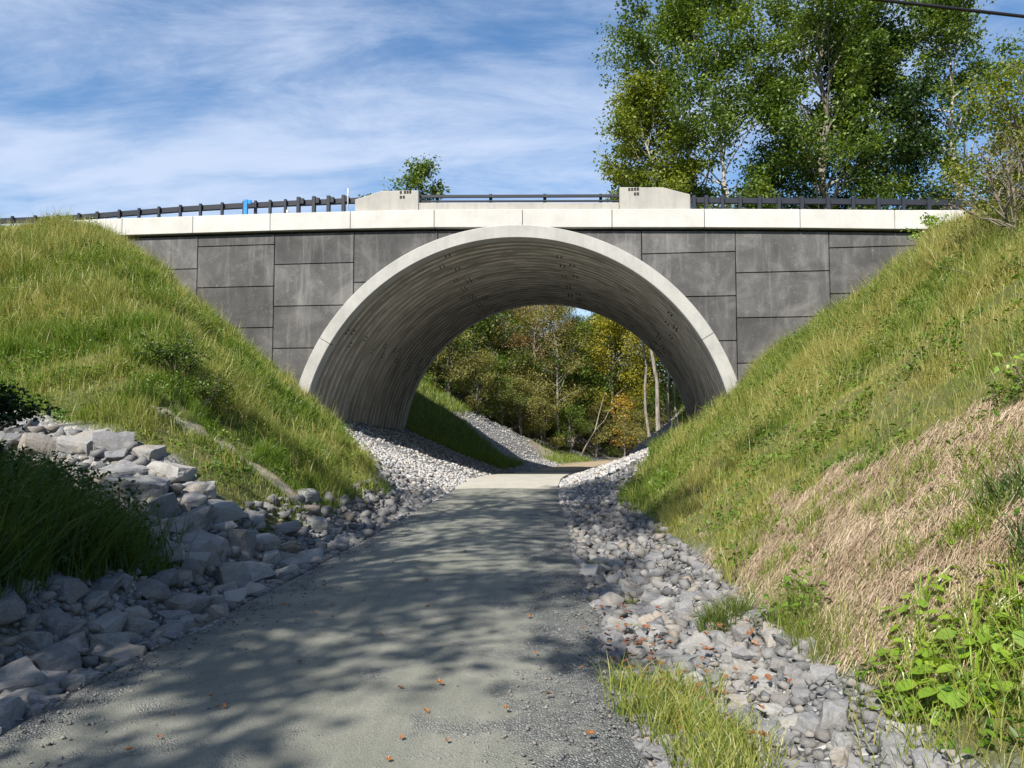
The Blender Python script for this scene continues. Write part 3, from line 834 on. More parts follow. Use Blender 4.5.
# overhead cable
m = MB(); pts = []
for k in range(41):
    q = (k/40)*2 - 1
    pts.append((5.0 + 26*q, 8.4 + 3.0*q, 6.285 - 1.2*q + 0.28*q*q))
m.tube(pts, 0.019, 7)
o = m.build('overhead_cable', MT['cable'], smooth=True); tag(o, 'black overhead cable crossing the sky at top right', 'cable')

# ------------------------------------------------------------------ vegetation builders
def leaf_mesh(name, pts, size, rng, flat=0.0, aspect=0.62, outward=None):
    """one folded four-point leaf at each point"""
    n = len(pts)
    L = size*rng.uniform(0.6, 1.3, n)
    d = rng.normal(size=(n, 3)); d[:, 2] *= (1-flat); d[:, 2] -= 0.25
    if outward is not None: d += outward*0.7
    d /= np.linalg.norm(d, axis=1)[:, None]
    nrm = rng.normal(size=(n, 3)); nrm[:, 2] = np.abs(nrm[:, 2]) + 0.7
    nrm -= (nrm*d).sum(1)[:, None]*d; nrm /= np.linalg.norm(nrm, axis=1)[:, None]
    side = np.cross(d, nrm)
    w = L*aspect*0.5
    a = pts; tip = pts + d*L[:, None]
    mid = pts + d*(L*0.45)[:, None]
    l = mid + side*w[:, None] + nrm*(w*0.35)[:, None]; r = mid - side*w[:, None] + nrm*(w*0.35)[:, None]
    v = np.stack([a, r, tip, l], 1).reshape(-1, 3)
    k = np.arange(n)*4
    tris = np.concatenate([np.stack([k, k+1, k+2], 1), np.stack([k, k+2, k+3], 1)])
    return np_mesh(name, v, None, tris)

def blades(name, pos, h, w, lean, tint, mat, rng, label=None, seg=2, parent=None, nrm=None):
    """grass: each blade a bent strip of 'seg' segments with a pointed tip"""
    n = len(pos)
    az = rng.uniform(0, 2*np.pi, n)
    la = rng.uniform(0, 2*np.pi, n)
    side = np.stack([np.cos(az), np.sin(az), np.zeros(n)], 1)
    ld = np.stack([np.cos(la), np.sin(la), np.zeros(n)], 1)
    if nrm is not None: ld = ld*0.85 + nrm*0.3
    vs, al = [], []
    for k in range(seg):
        q = k/seg
        c = pos + ld*(lean*h*q**1.8)[:, None] + np.array([0, 0, 1])*(h*(q - 0.22*lean*q*q))[:, None]
        ww = (w*(1-0.35*q))[:, None]*0.5
        vs += [c - side*ww, c + side*ww]; al += [np.full(n, q)]*2
    c = pos + ld*(lean*h)[:, None] + np.array([0, 0, 1])*(h*(1-0.22*lean-0.15*lean**2))[:, None]
    vs.append(c); al.append(np.ones(n))
    m_ = 2*seg+1
    v = np.stack(vs, 1).reshape(-1, 3)
    k = np.arange(n)*m_
    quads = [np.stack([k+2*i, k+2*i+1, k+2*i+3, k+2*i+2], 1) for i in range(seg-1)]
    tris = np.stack([k+2*seg-2, k+2*seg-1, k+2*seg], 1)
    me = np_mesh(name, v, np.concatenate(quads) if quads else None, tris,
                 attr={'tint': np.repeat(tint, m_), 'along': np.stack(al, 1).ravel()})
    return link(name, me, mat, parent)

def skeleton(seed, H, R, base, nlimb, trunk_r, lean=(0, 0), fork=1, droop=0.0, shape='round', wig=0.04, sub=3):
    """branch tubes and the places where leaves gather"""
    rnd = random.Random(seed)
    tubes, tips = [], []
    def wob(a): return rnd.uniform(-a, a)
    stems = []
    for f in range(fork):
        p = Vector((0, 0, -0.25)); pts = [p.copy()]; rads = [trunk_r*1.25]
        fx_, fy_ = (lean[0] + (wob(0.22) if fork > 1 else 0), lean[1] + (wob(0.18) if fork > 1 else 0))
        n = 9
        for i in range(1, n+1):
            q = i/n
            pts.append(Vector((fx_*H*q + wob(wig*H*0.3), fy_*H*q + wob(wig*H*0.3), H*0.93*q)))
            rads.append(max(trunk_r*(1-q)**0.8*(1 if fork == 1 else 0.75), 0.012))
        tubes.append((pts, rads, 8)); stems.append((pts, rads))
    for pts, rads in stems:
        nl = max(3, nlimb//fork)
        for i in range(nl):
            q = base + (0.97-base)*(i+0.5+wob(0.3))/nl
            k = min(int(q*9), 8); fr = q*9-k
            p0 = pts[k].lerp(pts[k+1], fr)
            rel_ = (q-base)/(1-base)
            if shape == 'round': prof = math.sqrt(max(0.05, 1-(2*rel_-0.85)**2/1.4))
            elif shape == 'cone': prof = 1.05-rel_
            else: prof = 0.6+0.5*rel_
            Ln = R*prof*rnd.uniform(0.75, 1.15)
            az = i*2.399 + wob(0.5); el = R_(rnd.uniform(15, 50)) + rel_*0.5 - droop
            if shape == 'cone': el = R_(rnd.uniform(-8, 15))
            d = Vector((math.cos(az)*math.cos(el), math.sin(az)*math.cos(el), math.sin(el)))
            bp = [p0]; r0 = max(rads[k]*0.5, 0.015); br = [r0]
            for j in range(1, 5):
                d2 = (d + Vector((wob(.22), wob(.22), wob(.18) + 0.05))).normalized()
                bp.append(bp[-1] + d2*(Ln/4)); br.append(max(r0*(1-j/4.3), 0.008))
            tubes.append((bp, br, 5))
            for j in range(sub+1):
                b0 = bp[2].lerp(bp[4], j/sub) if sub else bp[4]
                dd = (d + Vector((wob(.9), wob(.9), wob(.6)))).normalized()*Ln*rnd.uniform(0.22, 0.45)
                e = b0 + dd
                tubes.append(([b0, (b0+e)/2 + Vector((wob(.05), wob(.05), wob(.05)))*Ln, e], [br[3]*0.7, br[3]*0.5, 0.006], 4))
                tips += [(e, Ln), ((b0+e)/2, Ln)]
            tips.append((bp[4], Ln)); tips.append((bp[3], Ln))
    return tubes, tips
def tree_meshes(seed, H, R, base, nlimb, trunk_r, leaf, nleaf, clump, keep=1.0, flat=0.25, aspect=0.62, **kw):
    tubes, tips = skeleton(seed, H, R, base, nlimb, trunk_r, **kw)
    rng = np.random.default_rng(seed)
    m = MB()
    for p, r, n in tubes: m.tube(p, r, n, cap=False)
    tm = bpy.data.meshes.new('trunk'); tm.from_pydata(m.v, [], m.f); tm.update()
    P = np.array([tuple(t[0]) for t in tips]); 
    sel = rng.random(len(P)) < keep; P = P[sel]
    w = rng.uniform(0.3, 1.6, len(P)); w /= w.sum()
    idx = rng.choice(len(P), nleaf, p=w)
    off = rng.normal(size=(nleaf, 3)); off /= np.linalg.norm(off, axis=1)[:, None]
    off *= (rng.random(nleaf)**0.5)[:, None]*np.array([1, 1, 0.62])
    cs = clump*rng.uniform(0.55, 1.25, len(P))
    pts = P[idx] + off*cs[idx][:, None]
    cm = leaf_mesh('crown', pts, leaf, rng, flat, aspect, off)
    return tm, cm
def tree(name, meshes, x, y, bark, leafm, label, group=None, rz=0.0, sc=1.0, cat='tree', parts=('trunk', 'crown'), sink=0.0):
    tm, cm = meshes
    o = empty(name, (x, y, ground1(x, y) - sink), rz, label, cat, group)
    o.scale = (sc, sc, sc) if not isinstance(sc, tuple) else sc
    for part, me_, mt in ((parts[0], tm, bark), (parts[1], cm, leafm)):
        if me_ is None: continue
        if not me_.materials: me_.materials.append(mt)
        c = bpy.data.objects.new(part, me_); COL.objects.link(c); c.parent = o
        if c.material_slots and me_.materials[0] != mt:
            c.material_slots[0].link = 'OBJECT'; c.material_slots[0].material = mt
        if part == parts[0]: me_.polygons.foreach_set('use_smooth', [True]*len(me_.polygons))
    return o

# ------------------------------------------------------------------ tall trees behind the bridge
big = [
  # x, y, H, R, base, limbs, trunk, leaf, n, clump, lean, fork, leaf material, bark, label
  (10.4, 44.0, 18.6, 3.5, 0.36, 30, 0.20, 0.20, 22000, 0.95, (-0.17, 0), 1, 'l_lime', 'bark_pale', 'leaning yellow-green tree with a pale trunk, leftmost of the tall trees'),
  (9.2, 49.0, 17.5, 2.9, 0.40, 20, 0.15, 0.26, 8000, 0.85, (-0.06, 0), 1, 'l_lime', 'bark_grey', 'airy yellow-green tree half hidden behind the leaning tree'),
  (13.9, 45.0, 24.5, 5.4, 0.30, 52, 0.27, 0.21, 52000, 1.1, (-0.07, 0), 2, 'l_green', 'bark_pale', 'tall tree with two pale leaning stems between the leaning tree and the straight fork-trunk tree'),
  (18.3, 45.0, 26.5, 5.2, 0.27, 52, 0.34, 0.21, 54000, 1.1, (0.0, 0), 1, 'l_green', 'bark_grey', 'tallest broad green tree with a straight grey trunk, middle of the trees behind the bridge'),
  (22.4, 48.0, 23.5, 5.4, 0.06, 52, 0.32, 0.22, 54000, 1.2, (0.0, 0), 1, 'l_dark', 'bark_brown', 'dense dark green tree reaching low behind the right guide rail'),
  (27.8, 47.0, 25.0, 5.2, 0.12, 46, 0.28, 0.21, 36000, 1.0, (-0.03, 0), 1, 'l_green', 'bark_pale', 'tall green tree with bare pale limbs, rightmost above the bare twiggy bush'),
]
for i, (x, y, H, R, base, nl, tr, lf, n, cl_, lean, fork, lm, bk, lab) in enumerate(big):
    ms = tree_meshes(100+i, H, R, base, nl, tr, lf, n, cl_, keep=0.92, lean=lean, fork=fork)
    tree('tall_tree', ms, x, y, MT[bk], MT[lm], lab, 'tall trees behind the right side of the bridge')
ms = tree_meshes(140, 19.0, 2.3, 0.55, 26, 0.16, 0.26, 4200, 0.6, keep=0.85, shape='cone')
ms = tree_meshes(141, 17.6, 2.0, 0.5, 30, 0.16, 0.22, 6500, 0.7, keep=0.9)
tree('small_tree', ms, -6.2, 52, MT['bark_grey'], MT['l_green'], 'small olive-green treetop rising above the left end block', None)
ms = tree_meshes(142, 14.6, 1.7, 0.5, 18, 0.12, 0.22, 2000, 0.5, keep=0.85)
tree('small_tree', ms, -9.2, 52, MT['bark_grey'], MT['l_green'], 'tiny dark green treetop peeping over the left end block, lower than its neighbour', None)

# ------------------------------------------------------------------ the wood seen through the arch
kinds = {}
def kind(k, seed, H, R, base, nl, tr, lf, n, cl_, **kw): kinds[k] = tree_meshes(seed, H, R, base, nl, tr, lf, n, cl_, **kw)
kind('green', 201, 11.0, 3.2, 0.10, 30, 0.15, 0.15, 17000, 0.95)
kind('green_b', 202, 12.5, 2.8, 0.15, 30, 0.15, 0.15, 16000, 0.9)
kind('yellow', 203, 11.0, 3.0, 0.18, 28, 0.14, 0.15, 13000, 0.9, keep=0.85)
kind('olive', 204, 12.0, 2.7, 0.20, 30, 0.13, 0.13, 9000, 0.85, keep=0.85)
kind('rust', 205, 11.0, 2.6, 0.22, 30, 0.12, 0.13, 8000, 0.85, keep=0.85)
kind('pine', 206, 14.0, 2.3, 0.12, 46, 0.16, 0.24, 7000, 0.45, shape='cone', aspect=0.25)
kind('thicket', 207, 3.6, 2.0, 0.02, 26, 0.06, 0.11, 7000, 0.6, fork=3)
kind('bare', 208, 13.0, 1.8, 0.62, 12, 0.115, 0.2, 350, 0.5, keep=0.5, lean=(-0.07, 0), wig=0.045)
spec = {
 'green': ('l_green', 'bark_brown', 'leafy_tree', 'full green tree'),
 'green_b': ('l_dark', 'bark_brown', 'leafy_tree', 'dark green tree'),
 'yellow': ('l_yellow', 'bark_grey', 'leafy_tree', 'yellow-green tree'),
 'olive': ('l_olive', 'bark_grey', 'leafy_tree', 'thin olive-brown tree'),
 'rust': ('l_rust', 'bark_grey', 'leafy_tree', 'thin rusty tree'),
 'pine': ('l_pine', 'bark_brown', 'conifer', 'dark pointed conifer'),
 'thicket': ('l_olive', 'bark_grey', 'bush', 'low brown bush'),
 'thicket_g': ('l_green', 'bark_grey', 'bush', 'low green bush'),
}
def wood(k, x, y, sc, rz, label, group=None):
    base = 'thicket' if k.startswith('thicket') else k
    lm, bk, nm, _ = spec[k]
    return tree(nm, kinds[base], x, y, MT[bk], MT[lm], label, group, rz, sc, 'bush' if nm == 'bush' else 'tree')
rn = random.Random(77)
# trees that can be told apart, nearest row
wood('green', -2.6, 52.5, 0.98, 0.3, 'full bright green tree in the left half of the arch view', )
wood('green_b', -5.8, 50.5, 0.8, 1.2, 'dark green tree tight against the left edge of the arch opening')
wood('yellow', -5.4, 57.5, 0.95, 2.0, 'golden yellow tree with trailing brown vines left in the arch view')
wood('rust', 1.8, 58.0, 1.1, 0.6, 'reddish brown thin tree in the middle of the arch view')
wood('olive', 3.2, 55.5, 0.95, 2.2, 'olive-brown thin tree right of the reddish brown one, mid arch')
wood('yellow', 7.6, 59.0, 1.05, 0.9, 'broad yellow-green tree in the right half of the arch view')
tree('small_tree', tree_meshes(230, 4.6, 1.3, 0.1, 18, 0.05, 0.14, 1500, 0.6, keep=.7), 7.9, 55.0, MT['bark_grey'], MT['l_orange'], 'small orange tree at the foot of the wood on the right', None)
wood('green', -8.8, 56, 1.0, 2.6, 'green tree behind the left arch wall, partly hidden')
for (x, y, sc, rz, lean_lab) in ((9.2, 51.5, 1.05, 0.0, 'bare pale trunk, left and tallest seen of the three right in the arch view'),
                                 (10.75, 52.0, 0.98, 0.3, 'bare pale trunk, middle of the three right in the arch view'),
                                 (11.35, 52.6, 0.95, 5.9, 'bare pale trunk, rightmost of the three, next to the arch wall')):
    tree('bare_tree', kinds['bare'], x, y, MT['bark_grey'], MT['l_olive'], lean_lab, 'bare trunks right in the arch view', rz, (sc, sc, sc))
m = MB(); m.tube([(0, 0, -.2), (0.7, 0, 1.2), (1.6, 0.2, 2.6), (2.2, 0.4, 4.6), (2.7, 0.4, 6.2)], [0.09, 0.08, 0.065, 0.045, 0.015], 7)
m.tube([(1.6, 0.2, 2.6), (2.6, 0, 3.6), (3.1, 0, 4.6)], [0.06, 0.04, 0.01], 6)
o = m.build('leaning_trunk', MT['bark_grey'], smooth=True); o.scale = (.7, .7, .75); o.location = (4.6, 54.0, ground1(4.6, 54.0)); tag(o, 'crooked pale dead trunk leaning right at the foot of the wood', 'dead tree')
# back rows
row = [('olive', 62), ('yellow', 63), ('green', 64), ('olive', 66), ('rust', 67), ('green_b', 68), ('yellow', 70), ('olive', 72), ('pine', 78)]
gl = {'green': 'full green tree standing deep in the wood beyond the arch', 'green_b': 'dark green tree standing deep in the wood beyond the arch',
      'yellow': 'yellow-green tree standing deep in the wood beyond the arch', 'olive': 'thin olive-brown tree standing deep in the wood beyond the arch',
      'rust': 'thin rusty tree standing deep in the wood beyond the arch', 'pine': 'dark pointed conifer on the skyline of the wood beyond the arch'}
for yy in (61, 66, 72, 79):
    x = -12.0
    while x < 19 + (yy-61)*0.3:
        if yy == 79: k = rn.choice(['pine', 'pine', 'olive', 'pine'])
        else: k = rn.choice(['olive', 'green', 'yellow', 'green', 'green_b', 'green', 'yellow', 'olive', 'yellow', 'rust'] if yy < 72 else ['olive', 'rust', 'pine', 'olive', 'yellow'])
        sc = rn.uniform(0.85, 1.12)*(1.0 if yy < 72 else 0.93)
        px = x + rn.uniform(-0.8, 0.8); py = yy + rn.uniform(-2, 2)
        if 0.055 < px/py < 0.145: sc *= 0.80 if yy < 79 else 0.74
        wood(k, px, py, sc, rn.uniform(0, 6.28), gl[k], 'trees deep in the wood beyond the arch')
        x += rn.uniform(2.6, 3.6) if yy < 72 else rn.uniform(3.0, 4.4)
for (x, y, k, sc) in ((-3.9, 47.6, 'thicket', 1.0), (-2.2, 48.9, 'thicket', 0.85), (-0.6, 51.0, 'thicket_g', 0.8), (0.6, 51.5, 'thicket', 0.9), (2.1, 53.5, 'thicket', 0.85), (4.2, 55.5, 'thicket_g', 0.8),
                      (6.2, 57.5, 'thicket', 0.9), (8.4, 59.0, 'thicket_g', 0.9), (10.6, 60.0, 'thicket', 1.0), (12.6, 52.0, 'thicket_g', 1.0),
                      (-6.0, 47.0, 'thicket_g', 0.9), (0.0, 55, 'thicket', 1.3), (3.0, 60, 'thicket', 1.4), (-3.4, 55.5, 'thicket', 1.4), (7.0, 62.5, 'thicket', 1.4), (-5.0, 53, 'thicket_g', 1.2), (-1.6, 53.5, 'thicket_g', 1.3), (1.2, 57.0, 'thicket_g', 1.4), (4.6, 58.6, 'thicket_g', 1.4), (6.0, 60.4, 'thicket_g', 1.4), (8.9, 62.0, 'thicket_g', 1.4), (10.8, 57.2, 'thicket_g', 1.2), (9.0, 54.2, 'thicket', 0.8), (2.4, 62.5, 'thicket_g', 1.6), (-2.0, 60.5, 'thicket', 1.7), (5.0, 64.5, 'thicket_g', 1.7)):
    wood(k, x, y, sc, rn.uniform(0, 6.28), 'low green bush at the foot of the wood beyond the arch' if k == 'thicket_g' else 'low brown bush at the foot of the wood beyond the arch', 'bushes at the foot of the wood')

# ------------------------------------------------------------------ trees out of view: some inferred from their dappled shade, others added to cut skylight
sh = [tree_meshes(301, 15.5, 4.4, 0.42, 30, 0.24, 0.20, 5200, 0.75, keep=0.27), tree_meshes(302, 13.0, 4.2, 0.4, 32, 0.20, 0.20, 15000, 0.85, keep=0.85),
      tree_meshes(303, 16.5, 3.8, 0.58, 30, 0.24, 0.20, 5200, 0.8, keep=0.3)]
for i, (x, y, k, rz, sc) in enumerate(((-6.4, 0.7, 0, 0.4, 1.0), (-9.0, -4.0, 1, 2.0, 1.0), (-6.2, 5.2, 2, 1.1, 1.0), (-4.2, -12.5, 1, 0.7, 1.1), (2.5, -13.0, 1, 2.7, 1.1), (8.5, -12.5, 1, 4.1, 1.05), (-13.5, -8.5, 1, 5.0, 1.1), (-11.5, -2.0, 1, 5.6, 0.75))):  # dense ones well behind and far left are added to dim the sky fill
    tree('unseen_shade_tree', sh[k], x, y, MT['bark_grey'], MT['l_green'], 'unseen broad green tree beside or behind the viewpoint', 'trees shading the trail', rz, sc)

# ------------------------------------------------------------------ rocks
rng = np.random.default_rng(11)
def rock_mesh(seed):
    r = random.Random(seed)
    bm = bmesh.new()
    ay, az = r.uniform(0.6, 0.95), r.uniform(0.42, 0.7)
    for i in range(r.randint(9, 13)):        # corners of a broken block
        sx, sy, sz = ((i & 1)*2-1, ((i >> 1) & 1)*2-1, ((i >> 2) & 1)*2-1)
        bm.verts.new((0.5*sx*r.uniform(0.45, 1.0), 0.5*ay*sy*r.uniform(0.4, 1.0), 0.5*az*sz*r.uniform(0.45, 1.0)))
    res = bmesh.ops.convex_hull(bm, input=bm.verts)
    bmesh.ops.delete(bm, geom=[g for g in set(res['geom_interior']) | set(res['geom_unused']) if isinstance(g, bmesh.types.BMVert)], context='VERTS')
    bmesh.ops.triangulate(bm, faces=bm.faces)
    bmesh.ops.subdivide_edges(bm, edges=bm.edges, cuts=4, use_grid_fill=True)
    bmesh.ops.smooth_vert(bm, verts=bm.verts, factor=0.38, use_axis_x=True, use_axis_y=True, use_axis_z=True)
    bm.normal_update()
    from mathutils import noise as mn
    off = Vector((r.uniform(0, 50), r.uniform(0, 50), r.uniform(0, 50)))
    mv = []
    for v in bm.verts:
        d = mn.noise(v.co*2.6 + off)*0.075 + mn.noise(v.co*7.0 + off)*0.035
        mv.append(v.normal*d)
    for v, d in zip(bm.verts, mv): v.co += d
    me = bpy.data.meshes.new('rock'); bm.to_mesh(me); bm.free()
    me.materials.append(MT['rock'])
    return me
rocks = [rock_mesh(500+i) for i in range(18)]
lowrock = []
for i in range(10):                          # low-polygon shapes for the mass of small stones
    r = random.Random(900+i); bm = bmesh.new()
    for j in range(9):
        v = Vector((r.gauss(0, 1), r.gauss(0, 1), r.gauss(0, 1))).normalized()
        bm.verts.new((v.x*0.5, v.y*0.5*r.uniform(.7, 1), v.z*0.36))
    res = bmesh.ops.convex_hull(bm, input=bm.verts)
    bmesh.ops.triangulate(bm, faces=bm.faces)
    bm.verts.index_update()
    lowrock.append((np.array([v.co[:] for v in bm.verts]), np.array([[v.index for v in f.verts] for f in bm.faces])))
    bm.free()
# lay the stones: largest first, none pushed far into another
def stone_size(x, y):
    s, t, u, a, hw, left, toe, zt, front, back = regions(np.array([x]), np.array([y]))
    return bool(left[0]), float(a[0]-hw[0])
placed = []          # x, y, radius
grid = {}
def free(x, y, r, k=0.78):
    cx, cy = int(x/0.6), int(y/0.6)
    for i in range(cx-2, cx+3):
        for j in range(cy-2, cy+3):
            for (px, py, pr) in grid.get((i, j), ()):
                if (px-x)**2 + (py-y)**2 < (k*(pr+r))**2: return False
    return True
def put(x, y, r):
    grid.setdefault((int(x/0.6), int(y/0.6)), []).append((x, y, r)); placed.append((x, y, r))
# named boulders of the gully (x, y, size, flatness, yaw, label)
special = [
 (-4.6, 9.75, 0.98, 0.62, 0.3, 'biggest boulder, flat topped and tan grey, lying against the left grass slope'),
 (-3.85, 9.45, 0.80, 0.85, 1.1, 'pale grey pyramid shaped boulder right of the biggest one, under the left grass slope'),
 (-3.75, 8.85, 0.42, 0.7, 0.2, 'small pale square block set in front of the pyramid shaped boulder'),
 (-5.6, 10.05, 0.92, 0.55, 2.7, 'long grey slab leaning at the upper left end of the rock gully'),
 (-6.5, 10.35, 0.80, 0.5, 0.4, 'flat pale slab highest in the rock gully beside the dark shrub'),
 (-5.1, 9.2, 0.62, 0.9, 0.9, 'dark upright boulder at the upper gully behind the tall weeds'),
 (-4.45, 8.85, 0.80, 0.6, 2.1, 'rounded dark grey boulder left of centre in the lower gully'),
 (-3.75, 8.25, 0.86, 0.5, 0.2, 'low broad grey boulder in the middle of the rock gully'),
 (-3.25, 10.1, 0.70, 0.55, 0.6, 'light grey boulder touching the foot of the left grass slope'),
 (-4.15, 7.5, 0.75, 0.7, 1.9, 'tilted dark boulder beside the tall weeds on the left'),
]
sp_used = []
for (x, y, sz, fl, yw, lab) in special:
    sz *= 0.84; fl *= 0.8
    put(x, y, sz*0.42); sp_used.append((x, y, sz, fl, yw, lab))
rr = random.Random(5)
def scatter(n, sampler, rmin, rmax, k=0.78, tries=6):
    for i in range(n):
        q = i/n
        r = rmax*(rmin/rmax)**q*rr.uniform(0.85, 1.15)
        for _ in range(tries):
            p = sampler()
            if not p: continue
            r2 = r*(0.62 + 0.38*min(1, max(0, (p[1]-3.8)/2.6))) if p[0] > 0 else r
            if free(p[0], p[1], r2, k): put(p[0], p[1], r2); break
def samp_left():                      # the left ditch beside the trail
    y = 4.0 + 17.0*rr.random()**1.25
    c, h = float(centre(y)), float(half(y))
    toe = float(np.interp(y, [0, 5, 5.6, 8, 11, 15, 18, 21.5, 25.3], [3.7, 3.5, 2.75, 2.75, 2.9, 2.6, 2.75, 4.6, 6.85]))
    a = rr.uniform(h + 0.10, toe + 0.1)
    return c - a, y
def samp_gully():
    x = -3.0 - 5.0*rr.random()**1.2
    gy_ = 9.15 + 0.36*max(-x-3.0, 0)
    return x, gy_ + rr.uniform(-1.05, 0.8)
def samp_right():
    y = 3.4 + 18.0*rr.random()**1.35
    toe = float(np.interp(y, [0, 5, 16, 20, 23.7], [2.0, 1.95, 2.25, 3.55, 6.9]))
    c, h = float(centre(y)), float(half(y))
    a = rr.uniform(c + h + 0.05, toe)
    return a, y
scatter(190, samp_gully, 0.12, 0.26)
scatter(520, samp_left, 0.06, 0.175)
scatter(1500, samp_right, 0.04, 0.12, 0.70)
scatter(1200, samp_gully, 0.04, 0.14, 0.66)
scatter(3600, samp_left, 0.03, 0.08, 0.66, 4)
scatter(4600, samp_right, 0.02, 0.055, 0.66, 4)
sp = set((s[0], s[1]) for s in sp_used)
def view_size(p): return p[2]/max(math.hypot(p[0], p[1]), 1.0)
def in_view(p): return p[1] > 3.0 and abs(p[0]) < 0.70*p[1]
rest = sorted([p for p in placed if (p[0], p[1]) not in sp and in_view(p)], key=view_size, reverse=True)
single, small = rest[:280], rest[280:]
small += [p for p in placed if not in_view(p) and (p[0], p[1]) not in sp]
def tilt(o, yw, fl, sz, x, y, k=0.16):
    o.location = (x, y, ground1(x, y) + sz*fl*0.06)
    o.rotation_euler = (rr.uniform(-.35, .35), rr.uniform(-.35, .35), yw)
    o.scale = (sz*rr.uniform(.95, 1.15), sz*rr.uniform(.9, 1.1), sz*fl*1.35)
for i, (x, y, sz, fl, yw, lab) in enumerate(sp_used):
    o = bpy.data.objects.new('boulder', rocks[i % len(rocks)]); COL.objects.link(o); tilt(o, yw, fl, sz, x, y)
    tag(o, lab, 'boulder')
for i, (x, y, r) in enumerate(single):
    o = bpy.data.objects.new('rock', rocks[rr.randrange(len(rocks))]); COL.objects.link(o)
    tilt(o, rr.uniform(0, 6.28), rr.uniform(0.5, 0.9), r*2.35, x, y)
    left = x < float(centre(y))
    if left and (y > 8.3 and x < -2.9):
        tag(o, 'middling grey rock in the boulder gully between the tall weeds and the left grass slope', 'rock', 'rocks filling the left gully')
    elif left: tag(o, 'grey angular stone in the ditch along the left edge of the trail', 'rock', 'stones in the left ditch')
    else: tag(o, 'grey angular stone in the ditch along the right edge of the trail', 'rock', 'stones in the right ditch')
# the mass of smaller stones
def stone_mass(name, plist, mat='stones'):
    P = np.array(plist); n = len(P)
    V, F, off = [], [], 0
    z = ground(P[:, 0], P[:, 1])
    which = rng.integers(0, len(lowrock), n)
    for i in range(n):
        v, f = lowrock[which[i]]
        a = rng.uniform(0, 6.28); c, s = math.cos(a), math.sin(a); b_ = rng.uniform(-.5, .5); cb, sb = math.cos(b_), math.sin(b_)
        R3 = np.array([[c, -s, 0], [s, c, 0], [0, 0, 1]]) @ np.array([[1, 0, 0], [0, cb, -sb], [0, sb, cb]])
        V.append((v*P[i, 2]*2.2) @ R3.T + [P[i, 0], P[i, 1], z[i] + P[i, 2]*0.25]); F.append(f + off); off += len(v)
    me = np_mesh(name, np.concatenate(V), None, np.concatenate(F))
    return link(name, me, MT[mat])
def samp_slopes():
    k = rr.random()
    if k < 0.30:      # left, from the grass tip into the vault
        y = rr.uniform(18, 26); c = float(centre(y)); toe = float(np.interp(y, [18, 21.5, 25.3], [2.6, 4.6, 6.9]))
        return c - rr.uniform(1.45, toe), y
    if k < 0.50:
        y = rr.uniform(17, 26); c = float(centre(y)); toe = float(np.interp(y, [16, 20, 23.7], [2.2, 3.55, 6.9]))
        return rr.uniform(c+1.45, max(toe, c+1.6)), y
    t = rr.uniform(0, 26); s = rr.choice((-1, 1))*rr.uniform(1.45, 6.8)
    x, y = from_b(s, t); c = float(centre(y)); 
    if t > 13: x = c + s
    if abs(x-c) < 1.45: return None
    g, st_, ba, fo = cover(np.array([x]), np.array([y]))
    return (x, y) if g[0] > 0.5 else None
sl = []
while len(sl) < 11000:
    p = samp_slopes()
    if p: sl.append((p[0], p[1], rr.uniform(0.03, 0.085)*(0.85 if p[1] < 22 else 1.0)))
tag(stone_mass('crushed_stone', small), 'loose grey stones filling the gaps of the ditches', 'stones', kind='stuff')
tag(stone_mass('crushed_stone', sl, 'stones_pale'), 'pale crushed stone covering the slopes under the arch', 'stones', kind='stuff')
# loose grit on the trail
gp = []
for i in range(2600):
    y = 3.2 + 14*rr.random()**1.8; c, h = float(centre(y)), float(half(y))
    q = rr.choice((-1, 1))*rr.random()**0.35 if rr.random() < 0.75 else rr.uniform(-1, 1)
    gp.append((c + q*(h+0.1), y, rr.uniform(0.006, 0.016)))
o = stone_mass('loose_grit', gp); o.location.z += 0.03
tag(o, 'loose stone chips lying on the trail surface', 'grit', kind='stuff')

# ------------------------------------------------------------------ grass
def gpoints(n, x0, x1, y0, y1, test):
    x = rng.uniform(x0, x1, n); y = rng.uniform(y0, y1, n)
    k = np.abs(x) < 0.78*y + 1.2
    x, y = x[k], y[k]
    pr = test(x, y); k = rng.random(len(x)) < pr
    return x[k], y[k]
def downhill(x, y):
    e = 0.15
    gxn = -(ground(x+e, y)-ground(x-e, y))/(2*e); gyn = -(ground(x, y+e)-ground(x, y-e))/(2*e)
    v = np.stack([gxn, gyn, np.zeros_like(gxn)], 1); return v/np.maximum(np.linalg.norm(v, axis=1), 0.3)[:, None]
def slope_test(side):
    def f(x, y):
        s, t, u, a, hw, left, toe, zt, front, back = regions(x, y)
        g, st_, ba, fo = cover(x, y)
        k = (left if side < 0 else ~left) & (t < -0.02) & (a > hw + 0.3)
        cl = fbm(x*1.1, y*1.1, 60, 3)
        return k*np.clip(1 - g*1.4 - st_*0.97 - ba*1.6, 0, 1)*(0.45 + 0.75*sstep(0.35, 0.6, cl))
    return f
def dry_at(x, y, z): return np.clip(sstep(0.36, 0.66, fbm(x*0.55, y*0.55, 70, 3))*0.75 + sstep(2.0, 6.5, z)*0.35, 0, 1)
